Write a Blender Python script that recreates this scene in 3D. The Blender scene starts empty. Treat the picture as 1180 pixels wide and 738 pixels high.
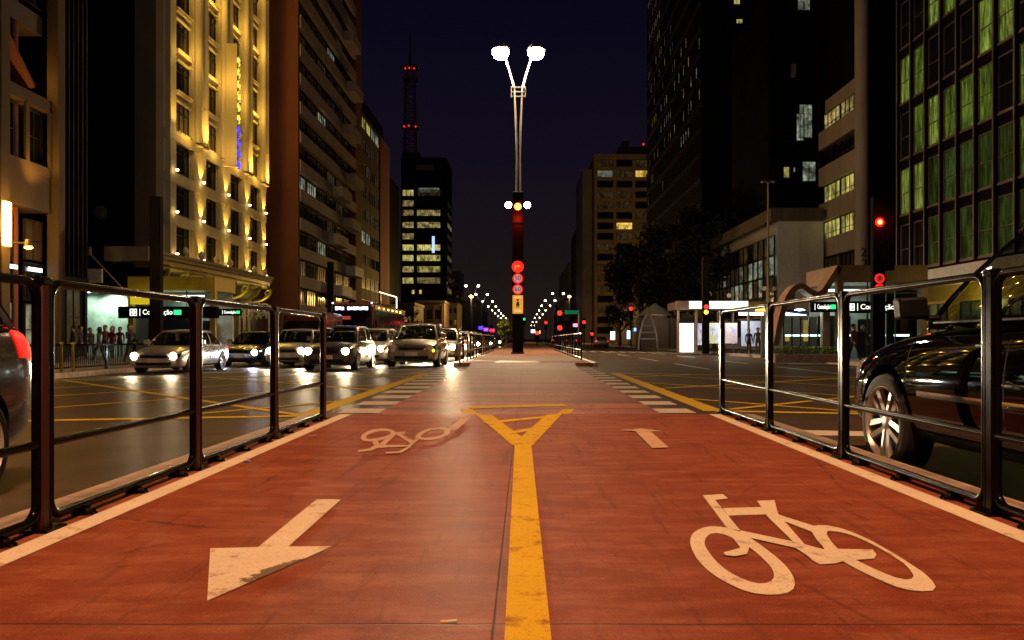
import bpy, bmesh, math, random
from mathutils import Vector, Matrix
from mathutils.bvhtree import BVHTree
R = math.radians
PI = math.pi
rnd = random.Random(7)
scene = bpy.context.scene
COL = scene.collection

# ------------------------------------------------------------------ camera
EYE = 0.82
cam_d = bpy.data.cameras.new('camera')
cam = bpy.data.objects.new('camera', cam_d)
COL.objects.link(cam)
cam.location = (0, 0, EYE)
cam.rotation_euler = (R(90), 0, 0)
cam_d.sensor_width = 36
cam_d.lens = 890 / 1180 * 36
cam_d.shift_x = -15 / 1180
cam_d.shift_y = 22 / 1180
cam_d.clip_start = 0.05
cam_d.clip_end = 5000
scene.camera = cam

# ------------------------------------------------------------------ world, moon, exposure
world = bpy.data.worlds.new('World')
scene.world = world
world.use_nodes = True
wn = world.node_tree
for n in list(wn.nodes): wn.nodes.remove(n)
w_out = wn.nodes.new('ShaderNodeOutputWorld')
w_add = wn.nodes.new('ShaderNodeAddShader')
w_sky = wn.nodes.new('ShaderNodeTexSky')
w_sky.sky_type = 'NISHITA'
w_sky.sun_disc = False
w_sky.sun_elevation = R(-4)
w_sky.sun_rotation = R(200)
w_b1 = wn.nodes.new('ShaderNodeBackground')
w_b1.inputs['Strength'].default_value = 0.02
wn.links.new(w_sky.outputs[0], w_b1.inputs['Color'])
w_geo = wn.nodes.new('ShaderNodeTexCoord')
w_sep = wn.nodes.new('ShaderNodeSeparateXYZ')
wn.links.new(w_geo.outputs['Generated'], w_sep.inputs[0])
w_ramp = wn.nodes.new('ShaderNodeValToRGB')
wn.links.new(w_sep.outputs['Z'], w_ramp.inputs[0])
cr = w_ramp.color_ramp
cr.elements[0].position = 0.0; cr.elements[0].color = (0.020, 0.0125, 0.0085, 1)
cr.elements[1].position = 0.6; cr.elements[1].color = (0.0012, 0.0012, 0.0055, 1)
e = cr.elements.new(0.10); e.color = (0.0125, 0.0078, 0.0085, 1)
e = cr.elements.new(0.22); e.color = (0.0070, 0.0048, 0.0125, 1)
e = cr.elements.new(0.38); e.color = (0.0030, 0.0024, 0.0105, 1)
w_b2 = wn.nodes.new('ShaderNodeBackground')
w_b2.inputs['Strength'].default_value = .85
wn.links.new(w_ramp.outputs[0], w_b2.inputs['Color'])
wn.links.new(w_b1.outputs[0], w_add.inputs[0])
wn.links.new(w_b2.outputs[0], w_add.inputs[1])
wn.links.new(w_add.outputs[0], w_out.inputs['Surface'])
moon_d = bpy.data.lights.new('moon', 'SUN')
moon_d.energy = 0.015; moon_d.angle = R(0.5); moon_d.color = (1.0, 0.92, 0.8)
moon = bpy.data.objects.new('moon', moon_d); COL.objects.link(moon)
moon.rotation_euler = (R(35), 0, R(20))
scene.view_settings.view_transform = 'Standard'
scene.view_settings.look = 'None'
scene.view_settings.exposure = 0.0
scene.view_settings.gamma = 1.0
scene.render.engine = 'CYCLES'
scene.cycles.use_denoising = True
scene.cycles.use_light_tree = True
scene.cycles.max_bounces = 6
scene.cycles.diffuse_bounces = 2
scene.cycles.glossy_bounces = 3
scene.cycles.transparent_max_bounces = 12
scene.cycles.sample_clamp_indirect = 4.0
scene.cycles.caustics_reflective = False
scene.cycles.caustics_refractive = False

# ------------------------------------------------------------------ geometry helpers
class MB:
    """collects geometry into one mesh with several material slots"""
    def __init__(s): s.v = []; s.f = []; s.m = []; s.mats = []; s.cur = 0
    def use(s, m):
        if m not in s.mats: s.mats.append(m)
        s.cur = s.mats.index(m); return s
    def add(s, vs, fs, M=None):
        b = len(s.v)
        for p in vs:
            p = Vector(p)
            if M is not None: p = M @ p
            s.v.append(p)
        for f in fs: s.f.append([b + i for i in f]); s.m.append(s.cur)
        return s
    def box(s, x0, x1, y0, y1, z0, z1, M=None):
        vs = [(x, y, z) for z in (z0, z1) for y in (y0, y1) for x in (x0, x1)]
        return s.add(vs, [(0,2,3,1),(4,5,7,6),(0,1,5,4),(2,6,7,3),(0,4,6,2),(1,3,7,5)], M)
    def tube(s, pts, r, n=8, M=None, cap=True, closed=False):
        pts = [Vector(p) for p in pts]; rr = r if isinstance(r, (list, tuple)) else [r] * len(pts)
        N = len(pts); vs = []; up = None
        for i, p in enumerate(pts):
            if closed: d = pts[(i + 1) % N] - pts[i - 1]
            else: d = pts[min(i + 1, N - 1)] - pts[max(i - 1, 0)]
            d.normalize()
            if up is None:
                up = Vector((0, 0, 1)) if abs(d.z) < .9 else Vector((1, 0, 0))
            a = d.cross(up); a.normalize(); b = a.cross(d); b.normalize(); up = b
            for k in range(n):
                t = 2 * PI * (k + .5) / n
                vs.append(p + a * math.cos(t) * rr[i] + b * math.sin(t) * rr[i])
        fs = []
        for i in range(N if closed else N - 1):
            j = (i + 1) % N
            for k in range(n):
                k2 = (k + 1) % n
                fs.append((i*n+k, i*n+k2, j*n+k2, j*n+k))
        if cap and not closed: fs += [tuple(range(n))[::-1], tuple((N-1)*n + k for k in range(n))]
        return s.add(vs, fs, M)
    def lathe(s, prof, n=24, M=None, cap=True):
        vs = []; fs = []
        for r, z in prof:
            for k in range(n):
                t = 2 * PI * k / n; vs.append((r * math.cos(t), r * math.sin(t), z))
        for i in range(len(prof) - 1):
            for k in range(n):
                k2 = (k + 1) % n; fs.append((i*n+k, i*n+k2, (i+1)*n+k2, (i+1)*n+k))
        if cap and prof[0][0] > 1e-4: fs.append(tuple(range(n))[::-1])
        if cap and prof[-1][0] > 1e-4: fs.append(tuple((len(prof)-1)*n + k for k in range(n)))
        return s.add(vs, fs, M)
    def prism(s, poly, z0, z1, M=None):
        n = len(poly)
        vs = [(x, y, z0) for x, y in poly] + [(x, y, z1) for x, y in poly]
        fs = [tuple(range(n))[::-1], tuple(range(n, 2*n))] + [(i, (i+1) % n, n+(i+1) % n, n+i) for i in range(n)]
        return s.add(vs, fs, M)
    def grid(s, P, M=None):
        a = len(P); b = len(P[0])
        return s.add([p for r in P for p in r], [(i*b+j, i*b+j+1, (i+1)*b+j+1, (i+1)*b+j) for i in range(a-1) for j in range(b-1)], M)
    def mesh(s, name, angle=35):
        me = bpy.data.meshes.new(name)
        me.from_pydata([tuple(p) for p in s.v], [], s.f)
        for m in s.mats: me.materials.append(m)
        if s.mats: me.polygons.foreach_set('material_index', s.m)
        me.polygons.foreach_set('use_smooth', [True] * len(s.f))
        bm = bmesh.new(); bm.from_mesh(me)
        bmesh.ops.remove_doubles(bm, verts=bm.verts, dist=1e-5)
        bmesh.ops.recalc_face_normals(bm, faces=bm.faces)
        bm.to_mesh(me); bm.free()
        me.set_sharp_from_angle(angle=R(angle))
        me.update(); return me
    def build(s, name, parent=None, mat=None, angle=35):
        if mat is not None and not s.mats: s.mats = [mat]
        return link(name, s.mesh(name, angle), parent)

def link(name, data, parent=None, loc=None, rot=None):
    o = bpy.data.objects.new(name, data); COL.objects.link(o)
    if parent is not None: o.parent = parent
    if loc is not None: o.location = loc
    if rot is not None: o.rotation_euler = rot
    return o
def tag(o, label, cat, group=None, kind=None):
    o['label'] = label; o['category'] = cat
    if group: o['group'] = group
    if kind: o['kind'] = kind
    return o
def thing(name, label, cat, loc=(0, 0, 0), rz=0, group=None):
    return tag(link(name, None, None, loc, (0, 0, rz)), label, cat, group)
def struct(o): o['kind'] = 'structure'; return o
def kids(o): return [c for c in COL.objects if c.parent == o]
def copy_tree(o, parent=None, skip=()):
    c = o.copy(); COL.objects.link(c); c.parent = parent
    for ch in kids(o):
        if ch.name.split('.')[0] not in skip: copy_tree(ch, c, skip)
    return c
def place(o, loc, rz, label):
    o.location = loc; o.rotation_euler = (0, 0, rz); o['label'] = label; return o
def T(x, y, z): return Matrix.Translation((x, y, z))
def RZ(a): return Matrix.Rotation(a, 4, 'Z')
def RX(a): return Matrix.Rotation(a, 4, 'X')
def RY(a): return Matrix.Rotation(a, 4, 'Y')
def at(px, py, Y): return Vector(((px - 605) * Y / 890, Y, EYE + (391 - py) * Y / 890))
def zroad(x): return -0.13 - 0.018 * max(0, abs(x) - 2.4)
def catmull(p, k=5, closed=True):
    out = []; n = len(p)
    for i in range(n if closed else n - 1):
        g = (lambda j: Vector(p[j % n])) if closed else (lambda j: Vector(p[max(0, min(n - 1, j))]))
        a, b, c, d = g(i-1), g(i), g(i+1), g(i+2)
        for q in range(k):
            t = q / k
            out.append(.5 * ((2*b) + (c-a)*t + (2*a-5*b+4*c-d)*t*t + (3*b-a-3*c+d)*t**3))
    if not closed: out.append(Vector(p[-1]))
    return out
def text(name, body, size, mat, parent=None, loc=(0,0,0), rot=(R(90),0,0), align='CENTER', ext=0.004, sx=1, fit=None):
    c = bpy.data.curves.new(name, 'FONT'); c.body = body; c.size = size; c.extrude = ext
    c.align_x = align; c.align_y = 'CENTER'; c.materials.append(mat); c.resolution_u = 3
    tmp = link('tmp', c); bpy.context.view_layer.update()
    me = bpy.data.meshes.new_from_object(tmp.evaluated_get(bpy.context.evaluated_depsgraph_get())); bpy.data.objects.remove(tmp)
    if fit:
        xs_ = [v.co.x for v in me.vertices]; sx = fit / (max(xs_) - min(xs_))
    o = link(name, me, parent, loc, rot); o.scale = (sx, 1, 1); return o

# ------------------------------------------------------------------ materials
def newmat(name):
    m = bpy.data.materials.new(name); m.use_nodes = True
    nt = m.node_tree; b = nt.nodes['Principled BSDF']; return m, nt, b
def N(nt, t, **kw):
    n = nt.nodes.new(t)
    for k, v in kw.items(): setattr(n, k, v)
    return n
def mapping(nt, scale=(1,1,1), coord='Object'):
    tc = N(nt, 'ShaderNodeTexCoord'); mp = N(nt, 'ShaderNodeMapping')
    mp.inputs['Scale'].default_value = scale
    nt.links.new(tc.outputs[coord], mp.inputs[0]); return mp.outputs[0]
def noise(nt, vec, scale, detail=4, rough=.6):
    n = N(nt, 'ShaderNodeTexNoise'); n.inputs['Scale'].default_value = scale
    n.inputs['Detail'].default_value = detail; n.inputs['Roughness'].default_value = rough
    nt.links.new(vec, n.inputs['Vector']); return n.outputs['Fac']
def maprange(nt, v, a, b, c, d):
    n = N(nt, 'ShaderNodeMapRange'); nt.links.new(v, n.inputs[0])
    for i, x in enumerate((a, b, c, d)): n.inputs[i + 1].default_value = x
    return n.outputs[0]
def mixc(nt, f, a, b, mode='MIX'):
    n = N(nt, 'ShaderNodeMix', data_type='RGBA', blend_type=mode)
    for sock, v in ((n.inputs[0], f), (n.inputs[6], a), (n.inputs[7], b)):
        if isinstance(v, bpy.types.NodeSocket): nt.links.new(v, sock)
        elif isinstance(v, (int, float)): sock.default_value = v
        else: sock.default_value = (*v, 1)
    return n.outputs[2]
def mth(nt, op, a, b=None):
    n = N(nt, 'ShaderNodeMath', operation=op)
    for i, v in enumerate((a, b)):
        if v is None: continue
        if isinstance(v, bpy.types.NodeSocket): nt.links.new(v, n.inputs[i])
        else: n.inputs[i].default_value = v
    return n.outputs[0]
def bump(nt, b, h, strength=.3, dist=.01):
    n = N(nt, 'ShaderNodeBump'); n.inputs['Strength'].default_value = strength
    n.inputs['Distance'].default_value = dist
    nt.links.new(h, n.inputs['Height']); nt.links.new(n.outputs[0], b.inputs['Normal'])
def matte(nt, b, fac, rough):
    """mineral surface: mostly diffuse, with a weak glossy share"""
    df = N(nt, 'ShaderNodeBsdfDiffuse'); gl = N(nt, 'ShaderNodeBsdfGlossy'); mx = N(nt, 'ShaderNodeMixShader')
    nt.links.new(b.inputs['Base Color'].links[0].from_socket, df.inputs['Color']); df.inputs['Roughness'].default_value = 1.
    if b.inputs['Normal'].links:
        for q in (df, gl): nt.links.new(b.inputs['Normal'].links[0].from_socket, q.inputs['Normal'])
    gl.inputs['Roughness'].default_value = rough; mx.inputs[0].default_value = fac
    nt.links.new(df.outputs[0], mx.inputs[1]); nt.links.new(gl.outputs[0], mx.inputs[2])
    out = [n for n in nt.nodes if n.type == 'OUTPUT_MATERIAL'][0]; nt.links.new(mx.outputs[0], out.inputs['Surface'])
def pbr(name, col, rough=.6, metal=0., var=.25, scale=3., bmp=.15, coat=0., streak=False, spec=None):
    m, nt, b = newmat(name)
    vec = mapping(nt, (1, 1, .25) if streak else (1, 1, 1))
    f1 = noise(nt, vec, scale, 6, .65)
    dark = tuple(c * (1 - var) for c in col); lite = tuple(min(1, c * (1 + var)) for c in col)
    c = mixc(nt, maprange(nt, f1, .3, .7, 0, 1), dark, lite)
    nt.links.new(c, b.inputs['Base Color'])
    nt.links.new(maprange(nt, f1, .2, .8, max(.0, rough - min(.1, rough * .5)), min(1, rough + min(.12, rough * .5))), b.inputs['Roughness'])
    b.inputs['Metallic'].default_value = metal
    b.inputs['Coat Weight'].default_value = coat
    b.inputs['Coat Roughness'].default_value = .06
    if spec is not None: b.inputs['Specular IOR Level'].default_value = spec
    if bmp: bump(nt, b, noise(nt, vec, scale * 14, 3), bmp, .01)
    return m
def glow(name, col, strength, sample=True):
    m, nt, b = newmat(name)
    b.inputs['Base Color'].default_value = (*[min(1, c * .5) for c in col], 1)
    b.inputs['Emission Color'].default_value = (*col, 1)
    b.inputs['Emission Strength'].default_value = strength
    if not sample: m.cycles.emission_sampling = 'NONE'
    return m
def glassy(name, tint, ior=1.5, rough=.02):
    m, nt, b = newmat(name); nt.nodes.remove(b)
    out = [n for n in nt.nodes if n.type == 'OUTPUT_MATERIAL'][0]
    tr = N(nt, 'ShaderNodeBsdfTransparent'); tr.inputs[0].default_value = (*tint, 1)
    gl = N(nt, 'ShaderNodeBsdfGlossy'); gl.inputs['Roughness'].default_value = rough
    fr = N(nt, 'ShaderNodeFresnel'); fr.inputs[0].default_value = ior
    mx = N(nt, 'ShaderNodeMixShader')
    geo = N(nt, 'ShaderNodeNewGeometry')
    fac = mth(nt, 'MULTIPLY', fr.outputs[0], mth(nt, 'SUBTRACT', 1., geo.outputs['Backfacing']))
    nt.links.new(mth(nt, 'ADD', fac, mth(nt, 'MULTIPLY', geo.outputs['Backfacing'], .06)), mx.inputs[0]); nt.links.new(tr.outputs[0], mx.inputs[1])
    nt.links.new(gl.outputs[0], mx.inputs[2]); nt.links.new(mx.outputs[0], out.inputs['Surface'])
    return m
def lit_window(name, col, strength, folds=9., dark=.35, rough_y=1.5):
    """a lit room seen through a curtained or blinded window: brightness differs from window to window"""
    m, nt, b = newmat(name)
    vec = mapping(nt, (folds, 1, rough_y))
    oi = N(nt, 'ShaderNodeObjectInfo')
    ad = N(nt, 'ShaderNodeVectorMath', operation='ADD')
    cmb = N(nt, 'ShaderNodeCombineXYZ')
    nt.links.new(mth(nt, 'MULTIPLY', oi.outputs['Random'], 91.), cmb.inputs[0])
    nt.links.new(mth(nt, 'MULTIPLY', oi.outputs['Random'], 37.), cmb.inputs[2])
    nt.links.new(vec, ad.inputs[0]); nt.links.new(cmb.outputs[0], ad.inputs[1])
    f = noise(nt, ad.outputs[0], 1.0, 3, .7)
    f2 = noise(nt, ad.outputs[0], .25, 2, .5)
    k = mth(nt, 'MULTIPLY', maprange(nt, f, .32, .68, dark, 1.), maprange(nt, f2, .35, .65, .12, 1.25))
    k = mth(nt, 'MULTIPLY', k, maprange(nt, oi.outputs['Random'], 0, 1, .45, 1.25))
    b.inputs['Base Color'].default_value = (*[c * .2 for c in col], 1)
    b.inputs['Roughness'].default_value = .25
    b.inputs['Emission Color'].default_value = (*col, 1)
    nt.links.new(mth(nt, 'MULTIPLY', k, strength), b.inputs['Emission Strength'])
    m.cycles.emission_sampling = 'NONE'
    return m

def m_asphalt():
    m, nt, b = newmat('asphalt')
    v = mapping(nt); vs = mapping(nt, (1.6, .12, 1)); vx = mapping(nt, (.10, .9, 1))
    grain = noise(nt, v, 160, 2, .7); med = noise(nt, v, 1.3, 6, .65); lane = noise(nt, vs, 1.0, 4); cross = noise(nt, vx, 1.0, 4, .7)
    c = mixc(nt, maprange(nt, med, .3, .7, 0, 1), (.036, .026, .016), (.080, .058, .036))
    c = mixc(nt, maprange(nt, lane, .35, .65, 0, .6), c, (.026, .020, .013))
    c = mixc(nt, maprange(nt, cross, .5, .7, 0, .5), c, (.095, .070, .046))
    c = mixc(nt, maprange(nt, grain, .55, .75, 0, .7), c, (.17, .14, .10))
    vo = N(nt, 'ShaderNodeTexVoronoi', feature='DISTANCE_TO_EDGE'); vo.inputs['Scale'].default_value = .33
    nt.links.new(v, vo.inputs['Vector'])
    crack = maprange(nt, vo.outputs[0], 0, .008, 1, 0)
    crack = mth(nt, 'MULTIPLY', crack, maprange(nt, noise(nt, v, .5, 3), .48, .6, 0, .8))
    c = mixc(nt, crack, c, (.01, .009, .008))
    nt.links.new(c, b.inputs['Base Color'])
    nt.links.new(maprange(nt, mth(nt, 'ADD', med, cross), .7, 1.3, .40, .68), b.inputs['Roughness']); b.inputs['Specular IOR Level'].default_value = .4
    bump(nt, b, mth(nt, 'ADD', grain, mth(nt, 'MULTIPLY', cross, 3.)), .45, .006)
    matte(nt, b, .09, .36)
    return m
def m_path(name='red_path', pale=False, rough=.45, band=1.):
    m, nt, b = newmat(name)
    v = mapping(nt); st = mapping(nt, (1, 3.2, 1)); wav = mapping(nt, (.16, 1.5, 1))
    big = noise(nt, v, .8, 5, .6); med = noise(nt, st, 2.2, 7, .72); grain = noise(nt, v, 260, 2, .6); cross = noise(nt, wav, 1.0, 4, .6)
    rot = N(nt, 'ShaderNodeMapping'); rot.inputs['Rotation'].default_value = (0, 0, R(38)); rot.inputs['Scale'].default_value = (7., .7, 1)
    tc = N(nt, 'ShaderNodeTexCoord'); nt.links.new(tc.outputs['Object'], rot.inputs[0])
    scuff = noise(nt, rot.outputs[0], 1.4, 6, .75)
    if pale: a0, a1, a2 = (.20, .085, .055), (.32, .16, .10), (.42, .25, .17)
    elif band > 1: a0, a1, a2 = (.20, .046, .025), (.40, .105, .057), (.52, .20, .12)  # crossing reds raised to hold the warm pool of light
    else: a0, a1, a2 = (.150, .017, .004), (.245, .050, .017), (.35, .115, .052)
    c = mixc(nt, maprange(nt, big, .3, .7, 0, 1), a0, a1)
    c = mixc(nt, maprange(nt, med, .45, .70, 0, .9), c, a2)
    c = mixc(nt, maprange(nt, scuff, .54, .68, 0, .7), c, (.070, .010, .003))
    c = mixc(nt, maprange(nt, noise(nt, v, 30, 3, .8), .66, .74, 0, .6), c, (.07, .026, .018))
    c = mixc(nt, maprange(nt, grain, .54, .70, 0, .6), c, (.46, .13, .05))
    c = mixc(nt, maprange(nt, noise(nt, v, 190, 2, .6), .56, .72, 0, .55), c, (.05, .008, .003))
    c = mixc(nt, maprange(nt, noise(nt, v, 62, 3, .7), .57, .66, 0, .45), c, (.09, .018, .007))
    c = mixc(nt, maprange(nt, noise(nt, v, 44, 3, .7), .60, .70, 0, .40), c, (.42, .15, .07))
    c = mixc(nt, maprange(nt, noise(nt, v, 5.5, 5, .75), .60, .70, 0, .5), c, (.10, .022, .009))
    vo = N(nt, 'ShaderNodeTexVoronoi', feature='DISTANCE_TO_EDGE'); vo.inputs['Scale'].default_value = .45; nt.links.new(v, vo.inputs['Vector'])
    ck = mth(nt, 'MULTIPLY', maprange(nt, mth(nt, 'ADD', vo.outputs[0], mth(nt, 'MULTIPLY', mth(nt, 'SUBTRACT', noise(nt, v, 9, 4, .7), .5), .05)), .0, .006, 1, 0), maprange(nt, noise(nt, v, .7, 2), .5, .62, 0, .55))
    c = mixc(nt, ck, c, (.03, .006, .003))
    for (cx, cy, rad, ww) in ((-2.2, 4.4, 1.75, .010), (1.9, 5.8, 2.6, .012), (-.2, 9.0, 5.6, .018), (3.4, 3.0, 2.5, .02)):
        sb = N(nt, 'ShaderNodeVectorMath', operation='DISTANCE'); nt.links.new(v, sb.inputs[0]); sb.inputs[1].default_value = (cx, cy, 0)
        tm = mth(nt, 'MULTIPLY', maprange(nt, mth(nt, 'ABSOLUTE', mth(nt, 'SUBTRACT', sb.outputs['Value'], rad)), .0, ww, 1, 0), maprange(nt, noise(nt, v, 1.3, 3), .42, .6, 0, .45))
        c = mixc(nt, tm, c, a2 if rad < 2 else (.06, .012, .006))
    sep = N(nt, 'ShaderNodeSeparateXYZ'); nt.links.new(tc.outputs['Object'], sep.inputs[0])
    wob = mth(nt, 'ADD', sep.outputs['Y'], mth(nt, 'MULTIPLY', noise(nt, v, 2., 3), .03))
    j = mth(nt, 'ABSOLUTE', mth(nt, 'SUBTRACT', wob, 2.235))
    jm = maprange(nt, j, .002, .0075, .9, 0)
    jx = mth(nt, 'ABSOLUTE', mth(nt, 'SUBTRACT', sep.outputs['X'], -.088))
    jm = mth(nt, 'MAXIMUM', jm, maprange(nt, jx, .0015, .006, .8, 0))
    if not pale: c = mixc(nt, jm, c, (.03, .012, .008))
    if band > 1: c = mixc(nt, maprange(nt, cross, .42, .62, 0, .75), c, (.060, .019, .013)); c = mixc(nt, maprange(nt, med, .55, .75, 0, .4), c, (.26, .12, .08))
    nt.links.new(c, b.inputs['Base Color'])
    nt.links.new(maprange(nt, mth(nt, 'ADD', med, cross), .7, 1.3, rough - .06, rough + .16), b.inputs['Roughness']); b.inputs['Specular IOR Level'].default_value = .28 if pale else .14
    h = mth(nt, 'ADD', mth(nt, 'MULTIPLY', grain, .6), mth(nt, 'MULTIPLY', cross, 4. * band))
    if not pale: h = mth(nt, 'SUBTRACT', h, jm)
    bump(nt, b, h, .45, .006)
    matte(nt, b, .11 if pale or band > 1 else .085, .50)
    return m
def m_paint(name, col, wear=.5, under=(.20, .04, .014), spot=None):
    m, nt, b = newmat(name)
    v = mapping(nt)
    f = noise(nt, v, 7, 7, .75); g = noise(nt, v, 120, 2, .7); h = noise(nt, v, 1.5, 4)
    c = mixc(nt, maprange(nt, h, .3, .7, 0, .5), col, tuple(x * .72 for x in col))
    c = mixc(nt, maprange(nt, f, .72 - wear * .22, .80 - wear * .16, 0, .85), c, under)
    c = mixc(nt, maprange(nt, g, .56, .68, 0, .6), c, tuple(x * .5 for x in col))
    c = mixc(nt, maprange(nt, noise(nt, v, 45, 5, .8), .60, .66, 0, .7), c, tuple(x * .35 for x in col))
    if spot:
        tc = N(nt, 'ShaderNodeTexCoord'); mp = N(nt, 'ShaderNodeMapping', vector_type='TEXTURE')
        (sx, sy, ang, ax, ay) = spot
        fl = N(nt, 'ShaderNodeVectorMath', operation='MULTIPLY'); fl.inputs[1].default_value = (1, 1, 0)
        nt.links.new(tc.outputs['Object'], fl.inputs[0]); nt.links.new(fl.outputs[0], mp.inputs[0])
        mp.inputs['Location'].default_value = (sx, sy, 0)
        mp.inputs['Rotation'].default_value = (0, 0, ang); mp.inputs['Scale'].default_value = (ax, ay, 1)
        ln = N(nt, 'ShaderNodeVectorMath', operation='LENGTH'); nt.links.new(mp.outputs[0], ln.inputs[0])
        d = mth(nt, 'ADD', ln.outputs['Value'], mth(nt, 'MULTIPLY', mth(nt, 'SUBTRACT', noise(nt, v, 28, 5, .8), .5), 2.2))
        c = mixc(nt, maprange(nt, d, .82, 1.0, .9, 0), c, (.12, .075, .05))
    nt.links.new(c, b.inputs['Base Color']); b.inputs['Roughness'].default_value = .7; b.inputs['Specular IOR Level'].default_value = .25
    bump(nt, b, g, .3, .004)
    matte(nt, b, .03, .5)
    return m

M = {}
M['asphalt'] = m_asphalt()
M['path'] = m_path(rough=.66); M['crossing'] = m_path('crossing_surface', False, .58, 2.5); M['path_far'] = m_path('headlit_path', True, .6)  # far path: headlight light put into its paler colour
M['white_paint'] = m_paint('white_paint', (.74, .64, .50), .7)
M['faint_paint'] = m_paint('faded_paint', (.60, .42, .30), .75)
M['arrow_paint'] = m_paint('arrow_paint', (.74, .64, .50), .75, spot=(-.865, 2.735, R(62), .17, .06))
M['yellow_paint'] = m_paint('yellow_paint', (.70, .47, .005), .8)
M['yellow_road'] = m_paint('yellow_road_paint', (.60, .46, .04), .6, (.05, .045, .04))
M['white_road'] = m_paint('white_road_paint', (.62, .58, .50), .55, (.05, .045, .04))
M['kerb'] = pbr('kerb_concrete', (.42, .32, .25), .7, var=.35, scale=5)
M['pavement'] = pbr('pavement_slabs', (.09, .075, .06), .6, var=.35, scale=2)
M['earth'] = pbr('dark_ground', (.05, .045, .04), .9)
M['rail'] = pbr('rail_enamel', (.004, .0035, .0035), .20, metal=0., var=.2, scale=9, bmp=.02, spec=.11)
M['post'] = pbr('post_reddish_light', (.075, .013, .006), .50, metal=0., var=.4, scale=12, bmp=.05, streak=True)  # dark posts; the red light they reflect is put into this colour
M['bolt'] = pbr('bolt_steel', (.30, .27, .24), .35, metal=.9)
M['concrete'] = pbr('concrete', (.22, .18, .13), .75, var=.22, scale=.8, streak=True)
M['column_stone'] = pbr('column_stone', (.085, .06, .034), .75, var=.3, scale=.8, streak=True)
M['mullion'] = pbr('dark_mullion', (.022, .016, .012), .5)
M['concrete_dark'] = pbr('dark_concrete', (.10, .075, .06), .75, var=.3, scale=.6, streak=True)
M['stone'] = pbr('hotel_stone', (.46, .40, .28), .65, var=.16, scale=.9, bmp=.1, streak=True)
M['brown'] = pbr('brown_render', (.19, .065, .038), .8, var=.22, scale=.35, streak=True)
M['balcony'] = pbr('balcony_render', (.46, .38, .33), .7, var=.22, scale=.7, streak=True)
M['beige'] = pbr('beige_tile', (.46, .39, .32), .6, var=.15, scale=.9, streak=True)
M['beige_far'] = pbr('beige_block', (.42, .31, .17), .8, var=.2, scale=.3)
M['grey_wall'] = pbr('grey_wall', (.30, .27, .25), .8, var=.2, scale=.4)
M['black_wall'] = pbr('near_black_wall', (.007, .006, .006), .6, var=.4, scale=.3, spec=.04)
M['dark_glass'] = pbr('dark_window', (.010, .010, .011), .08, var=.3, scale=.6, bmp=0)
M['frame_dark'] = pbr('dark_frame', (.02, .018, .016), .4, metal=.3)
M['fin'] = pbr('metal_fin', (.28, .21, .17), .4, metal=.5, var=.2, scale=1.2)
M['gold'] = pbr('golden_panel', (.34, .25, .05), .4, metal=.3, var=.2, scale=1.5)
M['white'] = pbr('white_cladding', (.62, .60, .56), .6, var=.12)
M['totem'] = pbr('totem_black', (.004, .0035, .0035), .6, var=.4, spec=.06)
M['pole'] = pbr('galvanised_pole', (.42, .40, .38), .4, metal=.6, var=.2)
M['bark'] = pbr('bark', (.06, .045, .03), .9, var=.4, scale=6, bmp=.5)
M['leaf'] = pbr('leaf', (.016, .026, .008), .6, var=.5, scale=.5, bmp=0)  # leaf colour darkened so the tree crowns stay black at night
M['leaf_lit'] = pbr('lit_leaf_green', (.10, .16, .03), .6, var=.4, scale=1., bmp=0)  # brighter leaf copy: light on the foliage put into the colour
M['rubber'] = pbr('rubber', (.018, .017, .017), .75, var=.3, scale=20)
M['alloy'] = pbr('alloy', (.62, .60, .57), .34, metal=.55, var=.1, bmp=0)
M['chrome'] = pbr('chrome', (.75, .73, .70), .10, metal=1., var=.05, bmp=0)
M['plastic'] = pbr('black_plastic', (.008, .008, .008), .5, var=.2, scale=10, spec=.15)
M['seam'] = pbr('panel_gap', (.004, .004, .004), .8, var=.1)
M['car_glass'] = glassy('car_glass', (.46, .48, .43))
M['pav_glass'] = glassy('pavilion_glass', (.70, .74, .72))
M['seat'] = pbr('seat_fabric', (.03, .028, .027), .8)
M['plate'] = pbr('plate_grey', (.55, .50, .50), .4)
M['ink'] = pbr('black_ink', (.01, .01, .01), .5, bmp=0)
M['lamp'] = glow('lamp_white', (1., .86, .66), 90., True)
M['lamp_far'] = glow('lamp_far_white', (1., .78, .50), 30., False)
M['sodium'] = glow('lamp_sodium', (1., .50, .06), 22., False)
M['head'] = glow('headlight', (1., .80, .50), 70., False)
M['head_blue'] = glow('headlight_cool', (.75, .85, 1.), 60., False)
M['tail'] = glow('tail_red', (1., .008, .004), 1.6, False)
M['red_on'] = glow('signal_red', (1., .012, .006), 6., False)
M['red_core'] = glow('signal_red_core', (1., .12, .03), 9., False)
M['amber'] = glow('signal_amber', (1., .45, .03), 6., False)
M['green_on'] = glow('signal_green', (.02, .8, .18), 2., False)
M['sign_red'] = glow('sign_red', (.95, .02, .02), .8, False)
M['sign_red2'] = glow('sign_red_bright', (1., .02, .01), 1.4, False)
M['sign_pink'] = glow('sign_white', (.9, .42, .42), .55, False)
M['sign_amber'] = glow('sign_amber', (.9, .42, .04), .75, False)
M['sign_text'] = glow('sign_text', (.95, 1., .85), 1.6, False)
M['tube_white'] = glow('tube_white', (.78, 1., .98), 5., False)
M['tube_warm'] = glow('tube_warm', (1., .95, .75), 4., False)
M['blue_neon'] = glow('neon_blue', (.03, .03, 1.), 3., False)
M['yellow_neon'] = glow('neon_yellow', (1., .85, .12), 1.2, False)
M['led_blue'] = glow('led_blue', (.45, .50, 1.), 4., False)
M['win_green'] = lit_window('window_green', (.19, .31, .035), .66, 10, .10)
M['win_green2'] = lit_window('window_green_bright', (.33, .46, .07), .85, 9, .12)
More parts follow.
